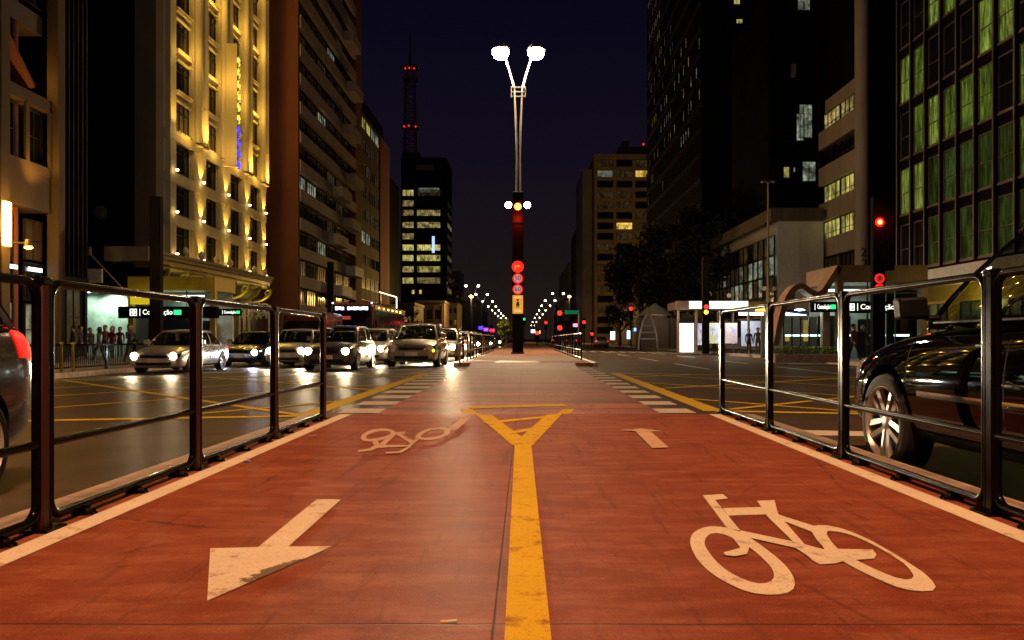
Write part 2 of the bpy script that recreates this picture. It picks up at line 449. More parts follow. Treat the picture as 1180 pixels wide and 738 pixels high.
M['win_green3'] = lit_window('window_green_dim', (.09, .17, .03), .32, 8, .08)
M['win_cool'] = lit_window('window_cool', (.80, .92, .66), .40, 3, .12, 3)
M['win_warm'] = lit_window('window_warm', (.85, .66, .22), .55, 3, .15, 3)
M['win_yellow'] = lit_window('window_yellow', (.80, .70, .18), .75, 3.5, .45)
M['win_dim'] = lit_window('window_dim', (.30, .20, .08), .16, 4, .1)
M['win_amber'] = lit_window('window_amber', (1., .62, .10), 1.3, 2, .6)
# ------------------------------------------------------------------ ground
g = MB(); g.add([(-2500, -200, -.75), (2500, -200, -.75), (2500, 4500, -.75), (-2500, 4500, -.75)], [(0,1,2,3)])
struct(g.build('ground', mat=M['earth']))
g = MB()
xs = [-15.5, -13, -10, -7, -4.5, -2.4, 0, 2.4, 4.5, 7, 10, 13, 16.5]
ys = [-40, -10, 0, 10, 20, 30, 50, 80, 120, 200, 350, 600, 900]
g.grid([[(x, y, zroad(x)) for x in xs] for y in ys])
struct(g.build('road', mat=M['asphalt']))
KL, KR, ZS = -13.6, 14.4, -.19
for nm, x0, x1 in (('pavement', -120, KL - .15), ('pavement', KR + .15, 120)):
    g = MB(); g.box(x0, x1, -40, 900, -.7, ZS); struct(g.build(nm, mat=M['pavement']))
for x0, x1 in ((KL - .15, KL), (KR, KR + .15)):
    g = MB()
    y = -40
    while y < 400:
        L = .99 if y < 90 else 9.9
        g.box(x0, x1, y, y + L, -.6, ZS + .012); y += L + .01
    struct(g.build('kerb', mat=M['kerb']))

def zp(Y):
    if Y < 8.45: return 0.
    if Y < 8.75: return -.045 * (Y - 8.45) / .3
    if Y < 9.7: return -.045 - .07 * (Y - 8.75) / .95
    if Y < 25.2: return -.115
    return -.115 + .113 * min(1, (Y - 25.2) / 1.4)
# near raised cycle path, its ramp and the crossing
g = MB().use(M['path'])
rows = [-12, -4, 0, 2, 4, 6, 8, 8.45, 8.75, 9.2, 9.7, 12, 16, 20, 24, 25.2, 26.598]
XL, XR = -2.20, 2.30
for i in range(len(rows) - 1):
    a, b = rows[i], rows[i+1]
    if a == 8.75:
        g.add([(XL, a, zp(a)), (XR, a, zp(a)), (XR, a, -.3), (XL, a, -.3)], [(0,1,2,3)])
        struct(g.build('cycle_path')); g = MB().use(M['crossing']); XL, XR = -1.86, 1.71
    g.add([(XL, a, zp(a)), (XR, a, zp(a)), (XR, b, zp(b)), (XL, b, zp(b))], [(0,1,2,3)])
    g.add([(XL, a, zp(a)), (XL, b, zp(b)), (XL, b, -.3), (XL, a, -.3)], [(0,1,2,3)])
    g.add([(XR, a, zp(a)), (XR, b, zp(b)), (XR, b, -.3), (XR, a, -.3)], [(0,1,2,3)])
struct(g.build('cycle_crossing'))
XL, XR = -2.20, 2.30
for x0, x1 in ((XL - .19, XL - .002), (XR + .002, XR + .19)):
    g = MB(); y = -10
    while y < 8.4:
        g.box(x0, x1, y, min(y + .985, 8.42), -.3, .004); y += 1
    struct(g.build('kerb', mat=M['kerb']))
# far median
g = MB().use(M['path'])
g.box(-2.3, 2.35, 26.6, 29.2, -.3, -.001)
g.use(M['path_far']); g.box(-2.3, 2.35, 29.205, 420, -.3, 0.)
struct(g.build('far_cycle_path'))
for x0, x1 in ((-2.46, -2.302), (2.352, 2.5)):
    g = MB(); y = 26.4
    while y < 200:
        L = 1 if y < 60 else 10
        g.box(x0, x1, y, y + L - .015, -.3, .015); y += L
    struct(g.build('kerb', mat=M['kerb']))
g = MB(); g.prism([(-1.1, 27.0), (.55, 27.0), (.42, 29.0), (-.95, 29.0)], .001, .008)
struct(g.build('median_ramp_slab', mat=M['kerb']))

# ------------------------------------------------------------------ painted markings (flat sheets on the ground)
_z = [0.004]
def gp(px, py, road=False):
    Y = 7.
    for _ in range(12):
        z = zp(Y) if not road else zroad(3)
        Y = 890 * (EYE - z) / (py - 391)
    return Vector(((px - 605) * Y / 890, Y))
def surf(p, road, off):
    return Vector((p[0], p[1], (zroad(p[0]) if road else zp(p[1])) + off))
def stroke(g, pts, w, road=False, off=None):
    """a painted line of constant or varying width lying on the ground"""
    if off is None: _z[0] += .0003; off = _z[0]
    P = [Vector(p[:2]) for p in pts]; W = w if isinstance(w, (list, tuple)) else [w] * len(P)
    Q = []; QW = []
    for i in range(len(P) - 1):
        n = max(1, int((P[i+1] - P[i]).length / .25))
        for k in range(n): Q.append(P[i].lerp(P[i+1], k / n)); QW.append(W[i] + (W[i+1] - W[i]) * k / n)
    Q.append(P[-1]); QW.append(W[-1])
    rowsL = []
    for i, q in enumerate(Q):
        a = Q[max(0, i-1)]; b = Q[min(len(Q)-1, i+1)]; d = (b - a).normalized(); nn = Vector((-d.y, d.x)) * QW[i] / 2
        rowsL.append([surf(q + nn, road, off), surf(q - nn, road, off)])
    g.grid(rowsL)
def poly(g, pts, road=False, off=None):
    if off is None: _z[0] += .0003; off = _z[0]
    g.add([surf(p, road, off) for p in pts], [tuple(range(len(pts)))])
def mark(g, mat, label=None):
    return struct(g.build('path_marking', mat=mat))
_z[0] = .003
g = MB(); stroke(g, [(-1.945, -8), (-1.945, 8.4)], .12); stroke(g, [(2.06, -8), (2.06, 8.4)], .12); mark(g, M['white_paint'])
g = MB(); stroke(g, [(.008, -8), (.008, 2.1), (-.015, 5.95)], .128)
A = gp(537, 472); B = gp(655, 472); Fk = Vector((-.02, 5.95))
stroke(g, [Fk, A], .16); stroke(g, [Fk, B], .16)
for (a, b, w) in (((541, 470), (652, 467), .34), ((560, 488), (640, 480), .16), ((578, 501), (632, 492), .12)):
    stroke(g, [gp(*a), gp(*b)], w)
mark(g, M['yellow_paint'])
c6 = lambda x, y: gp(180 + x / 2.81, 540 + y / 2.81)
g = MB()
poly(g, [c6(*p) for p in ((520,102),(598,103),(428,256),(330,258))], off=.0041)
poly(g, [c6(*p) for p in ((175,262),(330,258),(428,256),(568,255),(480,296),(165,432))], off=.0041)
o = mark(g, M['arrow_paint'])
c5 = lambda x, y: gp(760 + x / 2.81, 540 + y / 2.81)
def ring(g, outer, inner, f):
    a = catmull([f(*p) for p in outer], 4); b0 = catmull([f(*p) for p in inner], 8)
    n = 72
    def resamp(c, ctr):
        # sample by angle round the ring's centre
        out = []; cs = [(math.atan2(p.y - ctr.y, p.x - ctr.x), p) for p in c]
        for k in range(n):
            t = -PI + 2 * PI * (k + .5) / n
            best = None
            for i in range(len(cs)):
                (t0, p0), (t1, p1) = cs[i-1], cs[i]
                d0 = (t0 - t + PI) % (2*PI) - PI; d1 = (t1 - t + PI) % (2*PI) - PI
                if d0 * d1 <= 0 and abs(d0) + abs(d1) < PI:
                    s = abs(d0) / max(1e-9, abs(d0) + abs(d1)); q = p0.lerp(p1, s)
                    if best is None or (q - ctr).length > (best - ctr).length: best = q
            out.append(best if best is not None else ctr)
        return out
    ctr = sum((p for p in b0), Vector((0, 0))) / len(b0)
    A1 = resamp(a, ctr); B1 = resamp(b0, ctr); _z[0] += .0003; off = _z[0]
    A1.append(A1[0]); B1.append(B1[0])
    g.grid([[surf(p, False, off), surf(q, False, off)] for p, q in zip(A1, B1)])
_z[0] = .004
g = MB()
ring(g, ((100,232),(104,262),(125,300),(165,340),(215,372),(275,400),(335,412),(395,411),(430,398),(438,372),(425,340),(395,305),(350,268),(300,232),(260,208),(215,195),(175,190),(140,195),(112,210)),
        ((146,243),(152,262),(180,300),(220,335),(270,362),(315,376),(350,374),(370,358),(365,330),(335,295),(290,258),(250,235),(205,215),(170,213),(152,225)), c5)
ring(g, ((492,200),(510,187),(560,190),(620,208),(690,240),(760,280),(820,318),(865,350),(892,380),(890,398),(850,402),(790,395),(720,368),(650,335),(600,308),(555,280),(510,235)),
        ((540,208),(575,208),(630,222),(700,255),(760,290),(800,320),(822,350),(815,362),(780,362),(720,340),(660,312),(600,280),(560,245)), c5)
for pl in (((140,90),(205,86),(222,100),(180,105),(262,205),(218,196)),
           ((205,132),(340,128),(350,152),(222,156)),
           ((316,108),(372,106),(384,150),(470,250),(530,266),(590,268),(600,303),(570,312),(520,315),(495,302),(350,160)),
           ((375,150),(500,190),(520,205),(500,212),(380,165)),
           ((262,205),(440,243),(500,300),(440,262),(262,222)),
           ((485,190),(508,190),(560,266),(535,268)),
           ((530,266),(600,266),(690,268),(703,283),(695,297),(600,305),(540,300)),
           ((240,215),(262,210),(290,262),(284,282),(245,290),(215,287),(207,278),(262,262),(236,228))):
    poly(g, [c5(*p) for p in pl])
mark(g, M['white_paint'])
# faint cycle symbol on the other side and the half worn arrow
c8 = lambda x, y: gp(400 + x / 7.375, 460 + y / 7.375)
g = MB()
ring(g, ((118,335),(130,310),(180,280),(240,262),(320,258),(380,268),(410,288),(405,312),(360,335),(290,355),(210,368),(150,365),(122,350)),
        ((160,335),(180,310),(240,288),(310,276),(360,284),(372,298),(340,318),(280,335),(220,345),(180,348)), c8)
ring(g, ((580,325),(620,290),(680,262),(750,250),(830,248),(872,265),(876,290),(850,315),(790,340),(710,355),(640,352),(595,342)),
        ((625,325),(660,295),(710,275),(770,265),(815,268),(830,285),(810,310),(760,328),(700,335),(650,336)), c8)
for pl in (((215,370),(260,362),(275,400),(520,400),(585,345),(610,350),(540,410),(250,425),(215,445),(90,460),(95,445),(185,430),(230,405)),
           ((270,395),(385,300),(420,305),(320,400)), ((380,292),(500,285),(490,305),(400,312)),
           ((420,310),(455,305),(575,370),(540,385)), ((320,462),(440,455),(520,412),(550,412),(460,470),(330,474))):
    poly(g, [c8(*p) for p in pl])
mark(g, M['faint_paint'])
g = MB(); c4 = lambda x, y: gp(380 + x / 2.81, 390 + y / 2.81)
poly(g, [c4(*p) for p in ((990,305),(1040,306),(1097,357),(1045,360))])
poly(g, [c4(*p) for p in ((940,300),(1010,296),(1078,304),(1010,306))])
stroke(g, [c4(440, 262), c4(395, 300)], .09)
mark(g, M['faint_paint'])
# dashed blocks each side of the crossing
for sgn, xa, xb in ((-1, -2.42, -1.88), (1, 2.20, 1.73)):
    g = MB(); y = 9.9
    while y < 26.2:
        k = (y - 9.9) * .022 if sgn < 0 else 0
        poly(g, [(xa + k * sgn, y), (xb, y), (xb, y + .62), (xa + k * sgn, y + .62)], True, .004); y += 1.24
    struct(g.build('crossing_marking', mat=M['white_road']))
# yellow box junctions
def boxj(xa, xb, ya, yb, sgn):
    g = MB(); _z[0] = .004
    for a, b in (((xa, ya), (xa, yb)), ((xb, ya), (xb, yb)), ((xa, ya), (xb, ya)), ((xa, yb), (xb, yb))):
        stroke(g, [a, b], .28 if a[0] == b[0] == xa else .2, True)
    for k in (-2, -1, 0, 1, 2):
        for s in (1, -1):
            # diagonal clipped to the box
            pts = []
            for i in range(61):
                t = i / 60; x = xa + (xb - xa) * t
                y = (ya + yb) / 2 + s * (t - .5) * (yb - ya) * 1.0 + k * (yb - ya) / 2.5
                if ya < y < yb: pts.append((x, y))
            if len(pts) > 2: stroke(g, [pts[0], pts[-1]], .13, True)
    struct(g.build('junction_marking', mat=M['yellow_road']))
boxj(-2.75, -12.9, 9.6, 21.5, -1)
boxj(2.5, 13.6, 10.2, 21.5, 1)
g = MB(); _z[0] = .003
stroke(g, [(2.9, 7.9), (14.2, 7.9)], .42, True)
for x, y0, y1 in ((6.2, 26, 60), (9.8, 24, 90)):
    y = y0
    while y < y1 + 60: stroke(g, [(x, y), (x, y + 6)], .13, True); y += 10
for x in (-6., -9.6):
    y = 27
    while y < 120: stroke(g, [(x, y), (x, y + 6)], .13, True, .004); y += 10
for i in range(15): stroke(g, [(3.1 + i * .78, 60), (3.1 + i * .78, 64)], .4, True, .004)
stroke(g, [(-3, 25.0), (-13.2, 25.0)], .4, True, .004)
struct(g.build('road_marking', mat=M['white_road']))

# small litter
g = MB().use(M['white']); Mx = T(.0,0,0)
p = gp(519, 720); g.tube([(p.x - .028, p.y - .008, .009), (p.x + .018, p.y + .006, .009)], .0048, 8)
g.use(pbr('filter_paper', (.7, .38, .12), .7)); g.tube([(p.x + -.028, p.y - .008, .0092), (p.x - .012, p.y - .003, .0092)], .0052, 8)
tag(g.build('cigarette_butt'), 'white cigarette butt lying by the yellow centre line', 'cigarette butt')
p = gp(284.5, 533); g = MB().use(pbr('blue_plastic', (.02, .12, .6), .4)); g.lathe([(.0, .002), (.019, .002), (.021, .006), (.017, .013), (0, .014)], 16, T(p.x, p.y, .001))
tag(g.build('bottle_cap'), 'blue plastic bottle cap beside the left white edge line', 'bottle cap')
def m_can():
    p = gp(356, 487 + 17); g = MB().use(M['kerb'])
    g.tube([(p.x, p.y, .008), (p.x + .05, p.y + .01, .014), (p.x + .075, p.y - .02, .008)], .006, 6)
    tag(g.build('paper_scrap'), 'small crumpled pale paper scrap on the red path near the left railing', 'litter')
m_can()

# ------------------------------------------------------------------ railings
def rail_run(X, posts, side, top, group, names):
    for i in range(len(posts) - 1):
        a, b = posts[i], posts[i+1]
        # panel frame: rounded rectangle of tube
        t = thing('path_railing', names[i], 'railing', (X, a, 0), 0, group)
        L = b - a; r = .0205; c = .08; y0 = .055; y1 = L - .03; z0 = .045; z1 = top
        pts = []
        for (cy, cz, s) in ((y1 - c, z1 - c, 0), (y0 + c, z1 - c, 90), (y0 + c, z0 + c, 180), (y1 - c, z0 + c, 270)):
            for k in range(7):
                q = R(s + k * 15); pts.append((0, cy + c * math.cos(q), cz + c * math.sin(q)))
        g = MB(); g.tube(pts, r, 12, closed=True); g.build('frame', t, M['rail'])
        g = MB(); g.tube([(0, y0, .368), (0, y1, .368)], .019, 12); g.build('mid_rail', t, M['rail'])
        for k in range(3):
            g = MB(); yy = y0 + (y1 - y0) * (k + .5) / 3
            g.box(-.035, .035, yy - .022, yy + .022, .002, .03); g.lathe([(.011, .03), (.011, .042), (0, .044)], 6, T(.0 - side * .03, yy, 0))
            g.tube([(-.0, yy - .03, .012), (-side * .075, yy - .03, .012)], .007, 6)
            g.lathe([(.016, .0), (.016, .012), (.009, .014), (.009, .024), (0, .025)], 6, T(-side * .062, yy, .003))
            g.build('anchor_bracket', t, M['rail'])
    for i, y in enumerate(posts):
        t = thing('railing_post', names[10 + i], 'post', (X, y, 0), 0, group + ' posts')
        g = MB(); g.box(-.026, .026, -.030, .020, .0, top + .010)
        o = g.build('upright', t, M['post'] if side < 0 else M['rail']); bv = o.modifiers.new('b', 'BEVEL'); bv.width = .006; bv.segments = 2
        g = MB(); g.box(-.028, .028, -.036, .046, top - .018, top + .026); o = g.build('cap', t, M['rail'])
        bv = o.modifiers.new('b', 'BEVEL'); bv.width = .012; bv.segments = 3
        g = MB(); g.box(-.026, .026, .024, .034, .0, top - .02); g.build('backing_strip', t, M['rail'])
        g = MB(); g.box(-.07, .07, -.07, .07, .0, .012); g.build('base_plate', t, M['rail'])
        for z in (.37, top * .62):
            g = MB(); g.lathe([(.014, 0), (.014, .004), (.006, .009), (0, .010)], 10, T(0, -.030, z) @ RX(R(90))); g.build('bolt', t, M['bolt'])
rail_run(-2.08, [.23, 1.78, 3.32, 4.87, 6.40, 7.95], -1, 1.065, 'near railing left of the path',
  {0: 'black tube railing panel beside the grey hatchback, partly cut off by the picture edge', 1: 'black tube railing panel in front of the grey hatchback wheel',
   2: 'long black railing panel left of the path, second nearest', 3: 'black railing panel through which the white crossing van is seen', 4: 'smallest far black railing panel left of the path, ending at the crossing',
   10: 'dark post with painted reddish light, out of sight beside the camera', 11: 'dark post with painted reddish light next to the grey hatchback door', 12: 'tall dark post with painted reddish light at the tail of the grey hatchback', 13: 'dark post with painted reddish light in front of the silver sedan', 14: 'dark post with painted reddish light in front of the brown van', 15: 'last dark post with painted reddish light of the left railing by the crossing'})
rail_run(2.20, [.23, 1.93, 3.63, 5.32, 6.94, 8.62], 1, 1.125, 'near railing right of the path',
  {0: 'black tube railing panel beside the rear of the black car', 1: 'black railing panel over the rear door of the black car', 2: 'black railing panel in front of the black car door',
   3: 'black railing panel in front of the alloy wheel of the black car', 4: 'far black railing panel right of the path, ending at the crossing',
   10: 'dark post out of sight by the rear of the black car', 11: 'dark post in front of the rear door of the black car', 12: 'thick dark post crossing the front door of the black car', 13: 'dark post just left of the black car bumper', 14: 'dark post right of the bus shelter posters', 15: 'last thin dark post of the right railing by the crossing'})
for i, y in enumerate([-2., 0.23]): pass
# far railings on the second median
ORD = ['nearest', 'second', 'third', 'fourth', 'fifth', 'sixth', 'seventh', 'eighth', 'ninth', 'tenth', 'eleventh', 'twelfth', 'thirteenth', 'farthest']
def far_rail(X, y0, n, step, label, H=1.05):
    t0 = None
    for i in range(n):
        y = y0 + i * step
        t = thing('median_railing', ORD[i] + ' ' + label, 'railing', (X, y, 0), 0, 'railings along the far median')
        if t0 is None:
            g = MB()
            for k in range(2): g.tube([(0, k * (step - .06), 0), (0, k * (step - .06), H)], .028, 6)
            g.build('post', t, M['rail'])
            g = MB(); g.tube([(0, 0, H), (0, step - .05, H)], .026, 6); g.build('top_rail', t, M['pole'])
            g = MB(); g.tube([(0, 0, .4), (0, step - .05, .4)], .018, 6); g.build('mid_rail', t, M['pole'])
            g = MB(); g.tube([(0, 0, .1), (0, step - .05, .1)], .018, 6); g.build('bottom_rail', t, M['pole'])
            t0 = t
        else:
            for c in kids(t0):
                d = c.copy(); COL.objects.link(d); d.parent = t
far_rail(-2.2, 27.4, 14, 1.9, 'dark railing panel on the left edge of the far median')
far_rail(2.2, 30.2, 14, 1.9, 'dark railing panel on the right edge of the far median')
g = MB().use(M['yellow_neon'].copy() if False else M['gold']); g.tube([(-2.28, 26.9, .0), (-2.28, 26.9, .55)], .045, 10); g.lathe([(.045, .55), (.03, .59), (0, .6)], 10, T(-2.28, 26.9, 0))
tag(g.build('bollard'), 'short yellow bollard on the left front corner of the far median', 'bollard')

# ------------------------------------------------------------------ lights helper
def lamp_light(name, kind, loc, energy, color, parent=None, size=.3, rot=None, spot=None, blend=.5):
    d = bpy.data.lights.new(name, kind); d.energy = energy; d.color = color
    if kind == 'AREA': d.size = size
    else: d.shadow_soft_size = size
    if kind == 'SPOT': d.spot_size = R(spot); d.spot_blend = blend
    o = link(name, d, parent, loc, rot); return o
WARM = (1., .66, .36)

# ------------------------------------------------------------------ median mast with double street lamp
def head_mesh():
    g = MB().use(M['pole']); g.lathe([(0, .30), (.16, .27), (.30, .16), (.36, .02), (.33, .0)], 20)
    return g
def tall_lamp(loc, label, W=6000, H=17.2, base=None, col=WARM, spill=.07):
    t = thing('street_lamp', label, 'street lamp', loc, 0, 'double street lamps on the median')
    g = MB()
    for s in (-1, 1):
        g.tube([(s * .11, 0, 0 if base is None else base), (s * .10, 0, 9), (s * .08, 0, 11.0), (s * .13, 0, 13.0), (s * .22, 0, 14.9), (s * .46, 0, 15.8)], [.085, .075, .065, .06, .06, .055], 8)
    g.build('pole', t, M['pole'])
    g = MB()
    for z in (14.5, 14.75, 15.0): g.box(-.42, .42, -.05, .05, z, z + .06)
    for s in (-1, 1): g.box(s * .40 - .03, s * .40 + .03, -.04, .04, 14.48, 15.08)
    g.build('cross_frame', t, M['pole'])
    for s in (-1, 1):
        g = head_mesh(); h = g.build('lamp_head', t); h.location = (s * 1.0, 0, H - .1); h.scale = (1.45, 1.45, 1.3)
        g = MB(); g.lathe([(.31, .0), (.32, -.14), (.24, -.30), (.12, -.37), (0, -.39)], 20); c = g.build('diffuser', h, M['lamp']); c.location = (0, 0, 0)
        g = MB(); g.tube([(s * .46, 0, 15.8), (s * .80, 0, H - .25), (s * .9, 0, H - .05)], .055, 8); g.build('arm', t, M['pole'])
        lamp_light('street_light', 'SPOT', (s * 1.0, 0, H - .55), W, col, t, .3, (0, 0, 0), 150, .8)
        lamp_light('street_light_spill', 'POINT', (s * 1.0, 0, H - .6), W * spill, col, t, .3)
    return t
tall_lamp((-.38, 43.6, 0), 'tall double street lamp rising behind the signal totem', 29000)
tall_lamp((.0, -4.0, 0), 'tall double street lamp standing on the path behind the camera', 18500, col=(1., .46, .185), spill=.04)

# signal totems
def disc(g, r, y, z, x=0, t=.03, n=24): g.lathe([(r, 0), (r, t * .7), (r * .96, t), (0, t)], n, T(x, y, z) @ RX(R(90)))
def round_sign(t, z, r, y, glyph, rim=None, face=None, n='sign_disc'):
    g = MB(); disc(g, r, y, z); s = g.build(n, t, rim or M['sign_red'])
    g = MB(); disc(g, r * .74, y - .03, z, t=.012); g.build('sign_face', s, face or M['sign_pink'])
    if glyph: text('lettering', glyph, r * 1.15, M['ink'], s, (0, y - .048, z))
    return s
def totem(loc, w, H, label):
    t = thing('signal_totem', label, 'traffic signal', loc, 0, 'black signal totems')
    g = MB(); g.box(-w/2, w/2, -.16, .16, 0, H); o = g.build('column', t, M['totem']); bv = o.modifiers.new('b', 'BEVEL'); bv.width = .03; bv.segments = 3
    g = MB(); g.box(-w/2 - .06, w/2 + .06, -.22, .22, 0, .10); g.build('plinth', t, M['concrete_dark'])
    return t
t = totem((-.40, 43, 0), .62, 9.0, 'tall central totem with red light, round speed signs and amber panel')
zc = EYE + (391 - 239) * 43 / 890
g = MB().use(M['totem']); g.box(-.29, .29, -.30, -.165, zc - .9, zc + .4); g.build('signal_housing', t)
g = MB(); disc(g, .20, -.30, zc - .02); g.build('red_lens', t, M['red_core'])
g = MB(); g.tube([(-.5, -.2, zc + .05), (.5, -.2, zc + .05)], .035, 8); g.build('cross_arm', t, M['totem'])
for s in (-1, 1):
    g = MB().use(M['totem']); g.lathe([(.05, -.14), (.15, -.08), (.19, .0), (.2, .05)], 18, T(s * .52, -.25, zc + .08) @ RX(R(100)))
    h = g.build('flood_lamp', t)
    g = MB(); g.lathe([(.18, 0), (.12, .03), (0, .04)], 18, T(s * .52, -.30, zc + .07) @ RX(R(100))); g.build('flood_lens', h, glow('flood_lens', (1., .86, .76), 60., False))
lamp_light('signal_glow', 'SPOT', (0, -.5, zc + .1), 160, (1., .7, .55), t, .2, (R(75), 0, PI), 150)
lamp_light('signal_red_glow', 'POINT', (0, -.62, zc - .7), 160, (1., .03, .01), t, .15)
round_sign(t, EYE + (391 - 308) * 43 / 890, .33, -.165, '', M['sign_red2'], M['sign_red2'])
g = MB(); zt = EYE + 83 * 43 / 890
g.box(-.17, -.11, -.222, -.208, zt - .14, zt + .06); g.box(-.11, .02, -.222, -.208, zt + .0, zt + .06)
g.add([(.02, -.222, zt - .05), (.02, -.222, zt + .12), (.12, -.222, zt + .035)], [(0, 1, 2)])
g.build('turn_symbol', t, M['sign_amber'])
round_sign(t, EYE + (391 - 321.5) * 43 / 890, .30, -.165, '50')
round_sign(t, EYE + (391 - 334) * 43 / 890, .29, -.165, '60')
zy = EYE + (391 - 351) * 43 / 890
g = MB(); g.box(-.29, .29, -.19, -.165, zy - .52, zy + .50); s = g.build('amber_panel', t, M['sign_amber'])
g = MB(); g.lathe([(.06, 0), (.06, .012), (0, .013)], 12, T(0, -.19, zy + .24) @ RX(R(90))); g.prism([(-.10, -.08), (.10, -.08), (.05, .15), (-.05, .15)], 0, .012, T(0, -.19, zy + .0) @ RX(R(90)))
g.box(-.07, -.02, -.203, -.19, zy - .2, zy - .08); g.box(.02, .07, -.203, -.19, zy - .2, zy - .08)
g.build('pictogram', s, M['ink'])
g = MB(); g.box(-.22, .22, -.2, -.19, zy + .34, zy + .42); g.box(-.2, .2, -.2, -.19, zy - .42, zy - .3); g.build('panel_text_bars', s, glow('panel_pale', (.95, .6, .25), .8, False))
# right totem
YR = 34.; XR_ = (1011.5 - 605) * YR / 890
t = totem((XR_, YR, ZS), .54, EYE + (391 - 227) * YR / 890 - ZS, 'black totem with red light by the right metro entrance')
z = EYE + (391 - 257) * YR / 890 - ZS
g = MB(); disc(g, .11, -.20, z); g.build('red_lens', t, M['red_core'])
g = MB(); disc(g, .20, -.165, z); g.build('lens_hood', t, M['red_on'].copy() if False else glow('hood_red_glow', (1., .01, .01), 1.2, False))  # hood emits by itself, standing in for red light around the lens
lamp_light('signal_red_glow', 'POINT', (0, -.5, z), 40, (1., .03, .01), t, .1)
g = MB().use(M['totem']); g.box(.28, .70, -.1, .12, z - 2.1, z + .7); g.build('side_signal_box', t)
for py, gl in ((321.5, 'R'), (333, '')):
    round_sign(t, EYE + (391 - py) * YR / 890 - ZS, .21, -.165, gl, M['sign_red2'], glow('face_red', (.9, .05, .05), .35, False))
# left totem
t = totem((-16.8, 35.2, ZS), .50, EYE + (391 - 227) * 35.2 / 890 - ZS, 'unlit black totem in front of the hotel entrance on the left')
g = MB(); g.box(-.2, .2, -.2, -.165, 5.6, 7.0); g.build('signal_back', t, M['totem'])
t = totem((at(381, 391, 62).x, 62, ZS), .50, 7.2, 'slim dark totem beside the bus in front of the brown building')
g = MB(); g.box(-.2, .2, -.2, -.165, 5.6, 7.0); g.build('signal_back', t, M['totem'])
# signal on thin column by the shelter
YB = 48.; xb = at(813, 391, YB).x
t = totem((xb, YB, ZS), .42, EYE + (391 - 296) * YB / 890 - ZS, 'slim signal column with red and amber lights before the bright bus shelter')
for py, mm in ((354, 'red_on'), (360, 'amber')):
    g = MB(); disc(g, .13, -.17, EYE + (391 - py) * YB / 890 - ZS); g.build('lens', t, M[mm])
# distant signals
def far_signal(px, Y, lights, label, H=4.5):
    t = thing('distant_signal', label, 'traffic signal', (at(px, 391, Y).x, Y, ZS), 0, 'small far traffic signals')
    g = MB(); g.tube([(0, 0, 0), (0, 0, H)], .09, 6); g.build('pole', t, M['totem'])
    g = MB(); g.box(-.25, .25, -.1, .15, H - 1.4, H); g.build('housing', t, M['totem'])
    for py, mm in lights:
        g = MB(); disc(g, .22, -.1, EYE + (391 - py) * Y / 890 - ZS); g.build('lens', t, M[mm])
far_signal(645, 75, ((361, 'red_on'), (378, 'red_on')), 'far signal pole with two red lights right of the far median', 3.9)
far_signal(629, 130, ((372, 'red_on'),), 'far red signal light left of the double red one', 4.)
far_signal(619, 95, ((384, 'red_on'),), 'low red signal nearest to the central totem on its right', 2.2)
far_signal(673, 110, ((371.5, 'red_on'),), 'far red signal light left of the tail lights', 4.)
far_signal(682, 120, ((385, 'red_on'),), 'low far red signal light above the tail lights', 2.5)
far_signal(727, 100, ((356, 'red_on'),), 'far red signal light before the dark trees', 5.)
far_signal(566, 110, ((381, 'red_on'),), 'far red light among headlights left of the central totem', 3.)
far_signal(604, 140, ((368, 'green_on'),), 'tiny green signal just right of the central totem', 5.)

# ------------------------------------------------------------------ rows of far street lamps
def far_lamps():
    t0 = None; k = 0
    spots = [(544, 329, 229), (555, 339, 0), (562, 347, 0), (567, 353, 0), (571, 357.5, 0), (574, 361, 0), (577, 364, 0), (580, 366.5, 0)]
    spotsR = [(643, 338, 267), (634, 346, 0), (629, 352, 0), (625, 357.5, 0), (622, 362, 0), (619, 366, 0), (616, 371, 0), (614, 375, 0)]
    for side, S in (('left', spots), ('right', spotsR)):
        X0 = (S[0][0] - 605) * S[0][2] / 890
        for i, (px, py, Y) in enumerate(S):
            Y = abs(X0 * 890 / (px - 605)) * (1 if side == 'left' else 1)
            H = EYE + (391 - py) * Y / 890 - ZS
            order = ['nearest', 'second', 'third', 'fourth', 'fifth', 'sixth', 'seventh', 'last'][i]
            lab = f'{order} small double street lamp of the far row {side} of the central totem'
            s = Y / 229
            if t0 is None:
                t0 = t = thing('far_street_lamp', lab, 'street lamp', (X0, Y, ZS), 0, 'rows of double street lamps down the avenue')
                g = MB()
                for q in (-1, 1): g.tube([(0, 0, 0), (0, 0, .72), (q * .025, 0, .82), (q * .105, 0, .985)], [.007, .006, .005, .004], 5)
                g.build('pole', t, M['pole'])
                for q in (-1, 1):
                    g = MB(); g.lathe([(0, .016), (.016, .012), (.021, -.002), (.013, -.016), (0, -.018)], 12, T(q * .118, 0, .99)); g.build('lamp_head', t, M['lamp_far'])
            else:
                t = copy_tree(t0)
                place(t, (X0, Y, ZS), 0, lab)
            w = H * .93 if i == 0 else H * (1.0 if i < 3 else .9)
            t.scale = (w, w, H)
            k += 1
far_lamps()
def sodium(px, py, Y, label):
    p = at(px, py, Y); t = thing('amber_street_lamp', label, 'street lamp', (p.x, Y, ZS), 0)
    g = MB(); g.tube([(0, 0, 0), (0, 0, p.z - ZS)], [.16, .09], 8); g.build('pole', t, M['totem'])
    g = MB(); g.lathe([(0, .3), (.35, .1), (.38, -.1), (0, -.3)], 12, T(0, 0, p.z - ZS)); g.build('lamp_head', t, M['sodium']); lamp_light('sodium_light', 'POINT', (0, -.6, p.z - ZS - .2), 9000, (1., .55, .14), t, .3)
sodium(543, 342, 150, 'thick dark pole with an amber lamp left of the far lamp row')
sodium(656, 342, 190, 'amber lamp right of the far right lamp row')
